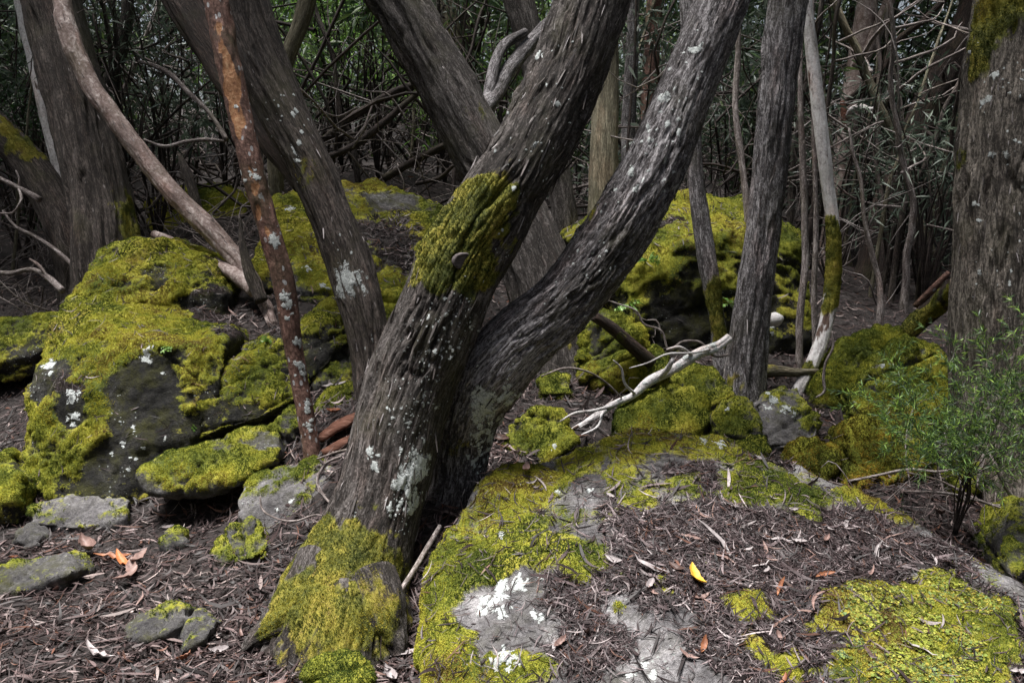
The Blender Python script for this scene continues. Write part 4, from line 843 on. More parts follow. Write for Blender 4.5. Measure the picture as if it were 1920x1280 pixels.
stick('dead_branch', 'torn brown snag of wood at the foot of the pinkish stem', [(490, 565, 5.0, 26), (468, 510, 5.05, 22), (455, 460, 5.1, 16), (450, 410, 5.15, 6)], 'bark_brown', 16, .02, .006, 67)
stick('dead_branch', 'grey fallen limb lying behind the mossy step under the pinkish stem', [(478, 545, 5.05, 26), (440, 515, 5.2, 28), (400, 490, 5.4, 26), (350, 465, 5.7, 22), (290, 440, 6.0, 16)], 'bark_pink', 18, .02, .004, 68)
stick('dead_branch', 'long grey arched branch in the dark thicket, crossing above the mossy mound', [(425, 262, 6.2, 9), (395, 215, 6.3, 9), (350, 170, 6.4, 10), (320, 140, 6.5, 10), (285, 122, 6.6, 9), (260, 115, 6.7, 6)], 'twig', 8, .03, .001, 69)
stick('dead_branch', 'pale wavy twig hanging level above the dark moss mound', [(270, 262, 6.2, 6), (310, 275, 6.2, 7), (350, 266, 6.2, 7), (390, 262, 6.2, 7), (420, 265, 6.2, 5)], 'twig', 7, .03, .001, 70)
stick('dead_branch', 'forked bleached branch lying on the left litter', [(118, 545, 5.9, 14), (90, 520, 6.0, 12), (60, 505, 6.1, 10), (20, 512, 6.2, 10), (-20, 510, 6.3, 9)], 'twig', 9, .03, .002, 71,
      subs=[[(140, 500, 6.0, 9), (100, 465, 6.1, 8), (60, 440, 6.2, 7), (30, 425, 6.3, 6), (5, 395, 6.4, 4)], [(90, 520, 6.0, 6), (70, 495, 6.0, 6), (55, 485, 6.0, 3)]])
stick('dead_branch', 'thin grey branch with bare twigs at the left edge', [(75, 375, 6.1, 12), (40, 355, 6.1, 10), (0, 335, 6.1, 9), (-50, 320, 6.2, 9)], 'twig', 8, .03, .001, 74, subs=[[(35, 352, 6.1, 5), (38, 380, 6.0, 5), (25, 398, 6.0, 4), (0, 400, 6, 3)], [(35, 355, 6.1, 4), (36, 335, 6.1, 4), (30, 320, 6.1, 3)]])
stick('dead_branch', 'black bent branch arching from the cracked leaning tree over the domed boulder', [(600, 270, 7.2, 14), (640, 235, 7.2, 15), (700, 195, 7.2, 15), (745, 170, 7.2, 14), (790, 155, 7.2, 12)], 'twig_dark', 10, .03, .002, 75)
stick('dead_branch', 'second dark branch sloping below the bent black branch', [(600, 300, 7, 12), (660, 275, 7, 14), (720, 230, 7, 14), (770, 185, 7, 12), (830, 140, 7, 10)], 'twig_dark', 10, .03, .002, 76)
stick('dead_branch', 'dark branches heaped in the hollow behind the domed boulder', [(720, 335, 7.4, 16), (780, 300, 7.3, 15), (840, 270, 7.2, 13), (900, 235, 7.1, 11)], 'twig_dark', 10, .03, .002, 77, subs=[[(780, 345, 7.2, 7), (830, 330, 7.1, 8), (850, 310, 7, 6)]])
stick('fallen_limb', 'mossy root limb bridging from the massive trunk to the mossy boulder', [(1700, 625, 4.75, 34), (1725, 600, 4.72, 36), (1755, 575, 4.65, 38), (1790, 545, 4.5, 40), (1830, 515, 4.3, 40)], 'bark_dark', 30, .015, .004, 78, moss=[(1720, 600, 22, .9), (1750, 575, 22, .9), (1775, 555, 22, .9), (1700, 615, 15, .7)])
stick('bark_strip', 'loose reddish strip of bark slanting beside the massive trunk', [(1715, 575, 5.2, 10), (1745, 545, 5.15, 12), (1780, 510, 5.1, 10)], 'bark_red', 7, .03, .001, 79, cat='bark')
stick('fallen_limb', 'short mossy log lying by the foot of the moss-sleeved trunk', [(1415, 700, 5.0, 26), (1450, 696, 5.0, 24), (1490, 698, 4.98, 18), (1535, 697, 4.95, 12)], 'bark_olive', 18, .02, .003, 80, moss=[(1440, 690, 20, .7), (1520, 690, 12, .5)])
stick('broken_log', 'broken log end crusted with white lichen behind the straight grey trunk', [(1428, 602, 5.2, 24), (1445, 600, 5.15, 26), (1462, 597, 5.1, 22), (1468, 595, 5.1, 8)], 'bark_white', 18, .015, .006, 81)
stick('hanging_twig', 'pale hooked twig hanging beside the white fallen branch', [(1560, 620, 4.5, 5), (1562, 650, 4.5, 5), (1548, 680, 4.5, 5), (1544, 710, 4.5, 6), (1545, 735, 4.5, 6), (1530, 745, 4.5, 3)], 'twig', 7, .015, 0, 82, cat='twig')
stick('curly_twig', 'curly bare twig above the white fallen branch', [(1366, 665, 4.4, 5), (1340, 668, 4.35, 4), (1310, 640, 4.3, 4), (1280, 640, 4.3, 4), (1255, 655, 4.3, 4), (1240, 620, 4.3, 4), (1205, 605, 4.3, 4), (1195, 585, 4.3, 4), (1160, 570, 4.3, 3), (1130, 560, 4.3, 3)], 'twig', 6, .012, 0, 83, subs=[[(1240, 625, 4.3, 3), (1230, 600, 4.3, 3), (1210, 600, 4.3, 2), (1190, 585, 4.3, 2)]], cat='twig')
stick('curly_twig', 'pale bare twig spreading from the white branch towards the right stem', [(1165, 745, 4.15, 4), (1140, 720, 4.1, 4), (1110, 700, 4.05, 4), (1060, 690, 4, 4), (1015, 705, 3.95, 3)], 'twig', 6, .012, 0, 84, cat='twig')
stick('dead_branch', 'long thin stick lying along the tree foot against the low boulder', [(690, 1215, 2.98, 11), (725, 1150, 3.02, 11), (775, 1070, 3.12, 10), (825, 985, 3.3, 8)], 'twig', 8, .015, .001, 85)
stick('dead_branch', 'dark short stick lying on the moss of the low boulder', [(1040, 900, 3.42, 9), (1075, 910, 3.4, 9), (1115, 905, 3.4, 8), (1130, 908, 3.4, 5)], 'twig_dark', 8, .015, .001, 86)
stick('dead_branch', 'thin curved grey twig looping over the bare grey slab', [(640, 985, 3.45, 4), (590, 965, 3.5, 4), (560, 975, 3.5, 4), (515, 970, 3.55, 4), (490, 950, 3.6, 4), (488, 930, 3.62, 3)], 'twig', 6, .012, 0, 87, cat='twig')
stick('dead_branch', 'forked grey twigs beside the foot of the forked tree', [(640, 855, 3.7, 7), (610, 870, 3.72, 6), (595, 900, 3.7, 6), (612, 935, 3.66, 5), (640, 955, 3.6, 4)], 'twig', 6, .012, 0, 88, subs=[[(595, 860, 3.72, 4), (640, 845, 3.65, 5), (690, 838, 3.6, 4)], [(610, 900, 3.7, 3), (630, 880, 3.7, 3), (660, 875, 3.65, 3)]])
for k, (lb, pts) in enumerate([
  ('bleached twig level among the litter below the orange mossed stone', [(1590, 902, 3.6, 5), (1650, 890, 3.6, 5), (1700, 880, 3.55, 6), (1770, 883, 3.5, 5), (1810, 870, 3.5, 3)]),
  ('thin dead twig sloping across the dark gap below the feathery bush', [(1700, 885, 3.5, 4), (1760, 900, 3.45, 4), (1830, 935, 3.4, 5), (1900, 960, 3.4, 4)]),
  ('long dead twig lying under the stem of the feathery bush', [(1690, 920, 3.45, 4), (1780, 925, 3.4, 5), (1860, 945, 3.4, 4), (1950, 950, 3.4, 4)]),
  ('dead twig standing up among the litter below the massive trunk', [(1830, 1000, 3.3, 4), (1815, 960, 3.35, 4), (1800, 900, 3.4, 4), (1790, 850, 3.4, 3)]),
  ('grey stem curving up at the edge of the massive trunk foot', [(1915, 960, 3.4, 8), (1885, 910, 3.4, 9), (1865, 870, 3.4, 8), (1850, 840, 3.45, 6), (1850, 780, 3.5, 4)]),
  ('whitish upright stick behind the feathery bush stem', [(1832, 915, 3.55, 8), (1838, 880, 3.55, 8), (1845, 850, 3.55, 7)])]):
    stick('dead_twig', lb, pts, 'twig', 6, .015, 0, 90 + k, cat='twig')
# slabs of rotten red bark
def slab(name, label, pts, w, mat, seed):
    A = PS(pts); C, r, s = resample(A, [w] * len(A), .02); T, X, Y = frames(C); n = len(C); rgl = np.random.default_rng(seed)
    up = unit(np.cross(T, np.cross([0, 0, 1.], T))); side = np.cross(T, up)
    m = 7; u = np.linspace(-1, 1, m)
    prof = np.sin(np.linspace(.15, 2.99, n))[:, None] ** .5
    ed = 1 + .35 * fbm(np.stack([s * 25, s * 0, s * 0], 1), 2, seed)[:, None]
    top = C[:, None] + side[:, None] * (u[None] * w * prof * ed)[..., None] + up[:, None] * ((1 - u[None] ** 2) * w * .5 + .006 * fbm(np.stack([np.repeat(s, m) * 40, np.tile(u, n) * 4, np.zeros(n * m)], 1), 3, seed).reshape(n, m))[..., None]
    bot = top - up[:, None] * .012
    V = np.concatenate([top.reshape(-1, 3), bot.reshape(-1, 3)]); i = np.arange(n * m).reshape(n, m)
    q = lambda a, b, c, d: np.stack([a.ravel(), b.ravel(), c.ravel(), d.ravel()], 1)
    F1 = q(i[:-1, :-1], i[:-1, 1:], i[1:, 1:], i[1:, :-1]); k = n * m
    F = np.concatenate([F1, F1[:, ::-1] + k, q(i[:-1, 0], i[1:, 0], i[1:, 0] + k, i[:-1, 0] + k), q(i[1:, -1], i[:-1, -1], i[:-1, -1] + k, i[1:, -1] + k), q(i[0, 1:], i[0, :-1], i[0, :-1] + k, i[0, 1:] + k), q(i[-1, :-1], i[-1, 1:], i[-1, 1:] + k, i[-1, :-1] + k)])
    b = V.mean(0); link(name, mesh_from(name, V - b, [F], [M[mat]]), None, b, label, 'bark')
slab('rotten_bark', 'red rotten bark slab lying by the forked tree, upper piece', [(598, 825, 4.02), (630, 800, 4.04), (680, 775, 4.08)], .045, 'rotwood', 1)
slab('rotten_bark', 'smaller red rotten bark slab under the upper piece by the forked tree', [(605, 850, 3.95), (640, 830, 3.98), (680, 812, 4.0)], .035, 'rotwood', 2)
slab('rotten_bark', 'pinkish bark scrap propped against the long thin stick', [(715, 1195, 2.98), (730, 1165, 3.02), (742, 1140, 3.05)], .03, 'rotwood', 3)

# ------------------------------------------------------------------ leaf litter
LIT = np.array([(.026, .018, .018), (.045, .031, .031), (.075, .053, .053), (.12, .088, .087), (.19, .148, .148), (.28, .23, .225), (.44, .385, .37), (.16, .080, .055), (.016, .011, .011)])
LITW = np.array([.22, .22, .17, .12, .085, .055, .04, .045, .07]); LITW = LITW / LITW.sum()
def strips(name, pos, nr, rg, lmin, lmax, wmin, wmax, lift=.012, flow=None, K=5, base=(0, 0, 0), colw=None, hue=(1.04, .95, .93), **kw):
    n = len(pos)
    T, B = basis(nr); a = rg.uniform(0, 6.283, n)
    D = T * np.cos(a)[:, None] + B * np.sin(a)[:, None]
    if flow is not None:
        D = unit(D + flow * np.where(rg.random((n, 1)) < .5, 1, -1)); D = unit(D - nr * (D * nr).sum(1, keepdims=True) + nr * rg.normal(0, .12, (n, 1)))
    else: D = unit(D + nr * rg.normal(0, .14, (n, 1)))
    S = np.cross(nr, D)
    tw = rg.normal(0, .42, (n, 1)); S = unit(S * np.cos(tw) + nr * np.sin(tw)); U = np.cross(D, S)
    Ln = np.exp(rg.uniform(np.log(lmin), np.log(lmax), n)); W = np.exp(rg.uniform(np.log(wmin), np.log(wmax), n)); W = np.minimum(W, Ln * .3)
    bend = rg.normal(0, .09, n); curl = rg.normal(.03, .07, n); h = rg.uniform(.001, lift, n)
    V = np.zeros((n, K, 2, 3))
    for k in range(K):
        t = k / (K - 1) - .5; prof = max(.12, (1 - (2 * t) ** 2)) ** .8
        c = pos + D * (t * Ln)[:, None] + nr * h[:, None] + S * (bend * Ln * (4 * t * t))[:, None] + nr * (curl * Ln * (4 * t * t))[:, None]
        V[:, k, 0] = c + S * (W * prof * .5)[:, None]; V[:, k, 1] = c - S * (W * prof * .5)[:, None]
    b = (np.arange(n) * K * 2)[:, None]
    F = np.concatenate([b + [2 * k, 2 * k + 1, 2 * k + 3, 2 * k + 2] for k in range(K - 1)])
    col = LIT[rg.choice(len(LIT), n, p=LITW if colw is None else colw)] * rg.uniform(.33, .9, (n, 1)) * np.array(hue)
    me = mesh_from(name, V.reshape(-1, 3) - np.asarray(base), [F], [M['litter']], {'col': np.repeat(col, K * 2, 0)}, False)
    return link(name, me, None, base, kind='stuff', **kw)
rg = np.random.default_rng(5)
fc = GV[GF].mean(1); px, py, dd = project(fc)
vis = (px > -750) & (px < 2500) & (py < 1650) & (dd > 1.5) & (dd < 9.5)
w = np.where(vis, np.clip((3.6 / np.maximum(dd, 1)) ** 2.2, 0, 1.5), 0) * (.65 + .7 * smooth(-.4, .4, fbm(fc * 5, 3, 2)))
pos, nr, _ = sample_faces(GV, GF, w, 105000, rg)
strips('leaf_litter', pos, nr, rg, .03, .14, .0025, .013, .028, label='dark mat of dry leaf strips and shreds covering the forest floor', cat='leaf litter')
pos, nr, _ = sample_faces(GV, GF, w, 24000, rg)
strips('litter_crumbs', pos, nr, rg, .006, .03, .002, .006, .02, K=3, label='crumbs and fine needles sifted through the forest floor litter', cat='leaf litter')
pos, nr, _ = sample_faces(GV, GF, w, 2600, rg)
strips('bark_litter', pos, nr, rg, .07, .2, .006, .018, .034, label='longer shreds of bark strewn over the forest floor', cat='leaf litter')
flow = np.array([.8, -.45, 0])
def rock_litter(Rk, n, name, label, fl=None, lm=(.025, .10), wd=(.0018, .0065)):
    fm = Rk['lit'][Rk['F']].mean(1); pos, nr, _ = sample_faces(Rk['V'], Rk['F'], smooth(.15, .75, fm) + .07 * (Rk['N'][Rk['F'][:, 0], 2] > .5), n, rg)
    strips(name, pos, nr, rg, lm[0], lm[1], wd[0], wd[1], .014, fl, base=Rk['o'].location, hue=(.98, .95, .98), label=label, cat='leaf litter')
rock_litter(BA, 16000, 'leaf_litter', 'grey-brown leaf strips and needles lying on the broad low boulder', flow * .55)
rock_litter(BA, 9000, 'needle_litter', 'fine dark needles and crumbs sifted over the broad low boulder', None, (.006, .03), (.0015, .004))
rock_litter(BA, 1100, 'bark_litter', 'longer curled bark shreds lying on the broad low boulder', None, (.06, .15), (.005, .014))
rock_litter(BG, 1700, 'leaf_litter', 'leaf strips scattered on the domed boulder', None, (.03, .09), (.003, .01))
rock_litter(BH, 900, 'leaf_litter', 'leaf strips scattered on the crown of the dark faced boulder', None, (.03, .09), (.003, .01))
rock_litter(BB, 1100, 'leaf_litter', 'leaf scraps caught on the ledges of the stepped boulder')
rock_litter(BC, 700, 'leaf_litter', 'leaf strips filling the gully along the slanting slab')

# single larger leaves, copied from a few shapes
def leaf_shape(L_, W_, bend, curl, nk=9, cup=.25, seed=0):
    rgl = np.random.default_rng(seed); t = np.linspace(0, 1, nk); prof = np.sin(np.pi * np.clip(t * .98 + .01, 0, 1)) ** .75 * (1 - .25 * t)
    V = []
    for k in range(nk):
        x = (t[k] - .5) * L_; y0 = bend * L_ * (2 * t[k] - 1) ** 2; z0 = curl * L_ * (2 * t[k] - 1) ** 2 + rgl.normal(0, .002)
        for j in (-1, -.5, 0, .5, 1):
            V.append((x, y0 + j * W_ * .5 * prof[k] * (1 + rgl.normal(0, .06)), z0 + abs(j) ** 1.5 * cup * W_ * prof[k] + .003))
    V = np.array(V); i = np.arange(nk * 5).reshape(nk, 5)
    F = np.stack([i[:-1, :-1].ravel(), i[1:, :-1].ravel(), i[1:, 1:].ravel(), i[:-1, 1:].ravel()], 1)
    Vb = V - [0, 0, .0012]
    return np.concatenate([V, Vb]), np.concatenate([F, F[:, ::-1] + len(V)])
LM = {'pinkish brown': [(.3, (.11, .07, .06)), (.5, (.24, .15, .13)), (.7, (.33, .23, .20))],
      'pale grey': [(.3, (.20, .17, .17)), (.5, (.36, .32, .32)), (.7, (.50, .46, .45))],
      'dark brown': [(.3, (.03, .018, .015)), (.5, (.075, .043, .035)), (.7, (.13, .08, .065))],
      'rusty': [(.3, (.12, .045, .025)), (.5, (.25, .095, .045)), (.7, (.36, .17, .09))],
      'orange': [(.3, (.34, .10, .03)), (.5, (.50, .17, .06)), (.7, (.58, .26, .11))],
      'yellow': [(.3, (.50, .26, .03)), (.5, (.68, .42, .05)), (.7, (.78, .56, .12))],
      'green': [(.3, (.05, .13, .02)), (.5, (.10, .22, .03)), (.7, (.16, .30, .05))]}
LMAT = {k: plain_mat(k.replace(' ', '_') + '_leaf', v, 70, .55, .35, .4, .15, (1, 1, 1), .004) for k, v in LM.items()}
SHP = [leaf_shape(.085, .020, .10, .12, seed=1), leaf_shape(.07, .026, -.06, .2, seed=2), leaf_shape(.11, .017, .16, .08, seed=3), leaf_shape(.06, .03, 0, .28, cup=.5, seed=4), leaf_shape(.13, .014, -.2, .05, seed=5)]
LME = {(k, s): mesh_from('fallen_leaf', SHP[s][0], [SHP[s][1]], [LMAT[k]]) for k in LM for s in range(5)}
from mathutils import Matrix, Quaternion
def put_leaf(c, n, kind, shp, yaw, sc, label, group=None, tilt=.2, name='fallen_leaf'):
    q = Vector(n).to_track_quat('Z', 'Y') @ Quaternion((0, 0, 1), yaw) @ Quaternion((1, 0, 0), rg.normal(0, tilt)) @ Quaternion((0, 1, 0), rg.normal(0, tilt))
    o = link(name, LME[(kind, shp)], None, np.array(c) + np.array(n) * .006, label, 'leaf', group)
    o.rotation_mode = 'QUATERNION'; o.rotation_quaternion = q; o.scale = (sc, sc, sc); return o
def lzone(c):
    q = project(np.array([c]))
    x, y = q[0][0], q[1][0]
    if x < 520: return 'among the half-buried stones' if y > 960 else 'left of the stepped boulder' if x < 120 else 'behind the stepped boulder'
    if x < 900: return 'around the foot of the forked tree' if y > 800 else 'behind the two-stemmed leaning tree'
    if x < 1400: return 'behind the broad low boulder'
    return 'below the feathery bush' if y > 850 else 'between the mossy stones near the moss-sleeved trunk'
def bzone(c):
    x, y = project(np.array([c]))[0][0], project(np.array([c]))[1][0]
    if x < 1100: return 'near its white lichen'
    if x > 1560: return 'by the liverwort' if y > 1060 else 'on its slope towards the feathery bush'
    return 'below the yellow leaf' if y > 1100 else 'in the thick of its litter'
kinds = ['pinkish brown', 'pale grey', 'dark brown', 'rusty']; kw_ = [.38, .27, .2, .15]
pos, nr, _ = sample_faces(GV, GF, np.where(dd < 5.2, w, 0), 240, rg)
for c, n in zip(pos, nr):
    k = kinds[rg.choice(4, p=kw_)]
    put_leaf(c + n * .012, n, k, rg.integers(0, 5), rg.uniform(0, 6.28), rg.uniform(.6, 1.6), f'{k} dry leaf on the forest floor {lzone(c)}', f'{k} leaves on the forest floor')
fm = BA['lit'][BA['F']].mean(1); pos, nr, _ = sample_faces(BA['V'], BA['F'], smooth(.2, .7, fm) + .05 * (BA['N'][BA['F'][:, 0], 2] > .7), 60, rg)
for c, n in zip(pos, nr):
    k = kinds[rg.choice(4, p=[.3, .45, .1, .15])]
    put_leaf(c + n * .006, n, k, rg.integers(0, 5), rg.uniform(0, 6.28), rg.uniform(.42, .95), f'{k} dry leaf on the low boulder {bzone(c)}', f'{k} leaves on the low boulder')
def leaf_at(bvh, px_, py_, kind, shp, yaw, sc, label, lift=.012):
    c, n = pick(bvh, px_, py_)
    if c is not None: put_leaf(c + n * lift, n, kind, shp, yaw, sc, label)
leaf_at(BA['bvh'], 1299, 1090, 'yellow', 1, 1.2, 1.6, 'bright yellow curled leaf on the broad low boulder')
leaf_at(BA['bvh'], 985, 892, 'pinkish brown', 1, -.5, 1.35, 'tan curved leaf lying on the green moss cushion', .02)
leaf_at(BA['bvh'], 1350, 1025, 'pale grey', 4, -1.1, 1.6, 'large pale grey strip of bark-like leaf on the low boulder litter')
leaf_at(BA['bvh'], 1225, 1075, 'pale grey', 2, -.35, 1.4, 'white crescent leaf on the low boulder near the yellow leaf')
for k, (a, b, yaw, kd) in enumerate([(235, 1068, .9, 'orange'), (215, 1058, .1, 'rusty'), (262, 1062, 2.8, 'pinkish brown'), (250, 1080, 2.2, 'pinkish brown'), (240, 1098, 1.5, 'pinkish brown')]):
    leaf_at(GBVH, a, b, kd, 0 if k < 2 else 1, yaw, 1.9, ['vivid orange leaf at the centre of a fan of dead leaves', 'rusty leaf pointing left in the fan of dead leaves', 'upper pinkish leaf in the fan of dead leaves', 'middle pinkish leaf in the fan of dead leaves', 'lowest pinkish leaf in the fan of dead leaves'][k], .025)
leaf_at(GBVH, 165, 1045, 'pinkish brown', 3, 1.2, 2.4, 'large curled tan leaf standing in the litter beside the flat grey slab', .03)
leaf_at(GBVH, 65, 1018, 'green', 2, .5, .7, 'fresh green leaf in the litter by the left ledge', .03)

# lime yellow liverwort flakes on the low boulder
def flake_patch(spots, n, label):
    Vc = BA['V'][BA['F']].mean(1); x, y, d = project(Vc); wt_ = np.zeros(len(Vc))
    for (a, b, r) in spots:
        c, _ = pick(BA['bvh'], a, b)
        if c is not None:
            rr = r / 620; wt_ += np.clip(1 - smooth(rr * .5, rr * 1.15, np.linalg.norm(Vc - c, axis=1) + .9 * rr * fbm(Vc * 16, 4, 9)), 0, 1)
    pos, nr, _ = sample_faces(BA['V'], BA['F'], np.clip(wt_, 0, 1) * smooth(-.35, .15, fbm(Vc * 13, 3, 19)), n, rg)
    T, B = basis(nr); k = 6; a = np.arange(k) / k * 6.283; V = np.zeros((n, k + 1, 3)); s = rg.uniform(.0022, .006, (n, 1))
    tl = unit(nr + rg.normal(0, .35, (n, 3))); T, B = basis(tl)
    ce = pos + nr * (rg.uniform(.001, .006, (n, 1)) + .010 * np.clip(fbm(pos * 40, 2, 3), -.3, 1)[:, None]); V[:, 0] = ce - tl * s * .25
    for j in range(k): V[:, j + 1] = ce + (T * np.cos(a[j]) + B * np.sin(a[j])) * s * rg.uniform(.7, 1.2, (n, 1))
    b = np.arange(n)[:, None] * (k + 1); F = np.concatenate([b + [0, j + 1, (j + 1) % k + 1] for j in range(k)])
    pal = np.array([(.34, .38, .06), (.46, .46, .10), (.22, .28, .06), (.40, .33, .06), (.26, .36, .14)]); col = pal[np.clip((2.5 + 3.2 * fbm(pos * 9, 3, 6) + rg.normal(0, 1, n)).astype(int), 0, 4)] * rg.uniform(.45, 1.0, (n, 1))
    link('liverwort_patch', mesh_from('liverwort_patch', V.reshape(-1, 3) - np.array(BA['o'].location), [F], [M['moss']], {'col': np.repeat(col, k + 1, 0)}, False), None, BA['o'].location, label, 'liverwort', kind='stuff')
flake_patch([(1720, 1190, 120), (1650, 1165, 65), (1760, 1240, 100), (1690, 1230, 80), (1640, 1110, 30)], 10500, 'large lime yellow patch of flaky liverwort on the low boulder')
flake_patch([(1800, 1115, 60), (1760, 1090, 30), (1850, 1140, 40)], 2600, 'smaller lime yellow liverwort patch beside the large one')

# ------------------------------------------------------------------ feathery bush, ferns
def feather_bush(name, label, root_p, sprays, seed, pal, n_per=420, spread=.11, ndl=.016, rr=.005, hubp=None):
    rgl = np.random.default_rng(seed); base = np.array(root_p); root = link(name, None, None, base, label, 'bush'); root.empty_display_size = .1
    P0, D0 = [], []
    for k, (mid, tip, m) in enumerate(sprays):
        hub = None if hubp is None else np.array(hubp) + rgl.normal(0, .012, 3); C = np.array([base, mid, tip] if hub is None else [base, hub, mid, tip]); V, F, q = tube(C, [rr, rr * .7, rr * .25] if hub is None else [rr, rr * .9, rr * .6, rr * .25], 6, .02, wobble=.012, seed=seed + k)
        link('stem', mesh_from('stem', V - base, F, [M['twig_dark']], {'bark': q}), root)
        Cs, _, s = resample(C, [.01] * len(C), .01); T = unit(np.gradient(Cs, axis=0))
        nt = m
        for j in range(nt):    # side twigs set with needles
            i = int(rgl.uniform(.5, .99) * (len(Cs) - 1)); d = unit(T[i] * .7 + rgl.normal(0, .75, 3) + [0, 0, .15]); ln = rgl.uniform(.35, 1) * spread
            nn = int(n_per * ln / spread / 8); u = rgl.random(nn); pp = Cs[i] + d * (u * ln)[:, None] - np.array([0, 0, .2]) * ((u * ln) ** 2)[:, None]
            P0.append(pp); D0.append(unit(d * .9 + unit(rgl.normal(size=(nn, 3))) * .8))
    P0 = np.concatenate(P0); D0 = np.concatenate(D0)
    link('foliage', leaves_mesh('foliage', P0 - base, ndl, ndl * .12, rgl, pal, dirs=D0), root, kind='stuff')
FB = P(1790, 1000, 3.3)
spr = []
rgb = np.random.default_rng(21)
for (mx, my, tx, ty, d, m) in [(1760, 850, 1690, 700, 3.25, 26), (1740, 860, 1650, 790, 3.2, 24), (1720, 880, 1640, 830, 3.15, 14), (1780, 820, 1735, 690, 3.3, 22), (1830, 840, 1850, 620, 3.1, 24), (1850, 830, 1920, 580, 3.0, 26), (1820, 820, 1800, 700, 3.15, 24), (1860, 860, 1960, 690, 3.0, 26), (1840, 850, 1890, 740, 3.0, 26), (1800, 850, 1760, 780, 3.1, 24), (1790, 880, 1720, 850, 3.1, 18), (1860, 900, 1930, 830, 3.0, 20), (1810, 860, 1830, 760, 3.0, 22), (1760, 820, 1660, 660, 3.35, 26), (1800, 800, 1780, 620, 3.2, 20), (1750, 850, 1680, 740, 3.05, 26), (1870, 820, 1990, 600, 2.95, 24), (1850, 880, 1950, 760, 2.9, 24), (1770, 860, 1620, 740, 3.2, 16), (1830, 800, 1870, 680, 3.05, 22)]:
    spr.append((P(mx, my, (d + 3.3) / 2), P(tx, ty, d), m))
feather_bush('feathery_bush', 'feathery bright green bush of fine needles in front of the massive trunk', FB, spr, 33, [(.035, .075, .028), (.06, .115, .04), (.09, .16, .045), (.045, .08, .045), (.20, .32, .05), (.065, .11, .04), (.14, .25, .06), (.24, .36, .06)], 330, .15, .027, .0026, P(1812, 905, 3.25))
feather_bush('seedling_bush', 'small dark feathery seedling at the edge of the low boulder', P(1700, 1020, 3.3), [(P(1695, 990, 3.3), P(1690, 940, 3.3), 12), (P(1700, 1000, 3.3), P(1720, 970, 3.3), 8), (P(1690, 1000, 3.3), P(1672, 975, 3.3), 8)], 34, [(.03, .08, .02), (.05, .12, .02), (.02, .05, .02)], 160, .05, .011, .003)
def fernlet(label, px_, py_, bvh, sc, seed):
    c, n = pick(bvh, px_, py_)
    if c is None: return
    rgl = np.random.default_rng(seed); root = link('fern', None, None, c, label, 'fern'); root.empty_display_size = .05
    for k in range(5):
        a = rgl.uniform(0, 6.28); dr = unit(np.array([math.cos(a), math.sin(a) * .6 - .3, .35]) + n * .5); t = np.linspace(.1, 1, 9)
        ax = dr * (t * sc)[:, None] - np.array([0, 0, .45]) * (t ** 2 * sc)[:, None]; sd = unit(np.cross(dr, n))
        pp = np.repeat(ax, 2, 0); dd_ = np.stack([sd + dr * .5, -sd + dr * .5], 1); dd_ = np.tile(dd_.reshape(-1, 3), (9, 1))
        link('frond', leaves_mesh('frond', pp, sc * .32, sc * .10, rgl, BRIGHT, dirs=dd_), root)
for k, (a, b, bv, s, lb) in enumerate([(320, 650, BB['bvh'], .05, 'tiny fern hanging on the front lip of the stepped boulder'), (505, 640, BC['bvh'], .06, 'little fern tuft on top of the slanting slab'), (355, 800, BC['bvh'], .045, 'tiny fern at the low end of the slanting slab'),
                                       (1180, 570, BH['bvh'], .10, 'fern tuft at the left foot of the dark faced boulder'), (1365, 570, BH['bvh'], .11, 'fern tuft growing between the two grey trunks'), (1215, 490, BH['bvh'], .09, 'fern tuft on the mossy edge of the dark faced boulder')]):
    fernlet(lb, a, b, bv, s, 60 + k)

# ------------------------------------------------------------------ thicket behind
def zone(x, y):
    q = 960 + x / y * FPX
    for lim, nm in ((120, 'left of the broad stringybark'), (420, 'behind the pinkish bent stem'), (640, 'behind the two-stemmed leaning tree'), (860, 'above the domed boulder'), (1130, 'behind the top of the forked tree'),
                    (1400, 'beyond the dark faced boulder'), (1600, 'beyond the moss-sleeved trunk'), (1800, 'left of the massive shaggy trunk')):
        if q < lim: return nm
    return 'behind the massive shaggy trunk'
rgt = np.random.default_rng(91)
def gpt(x, y): return np.array([x, y, gz([x], [y])[0]])
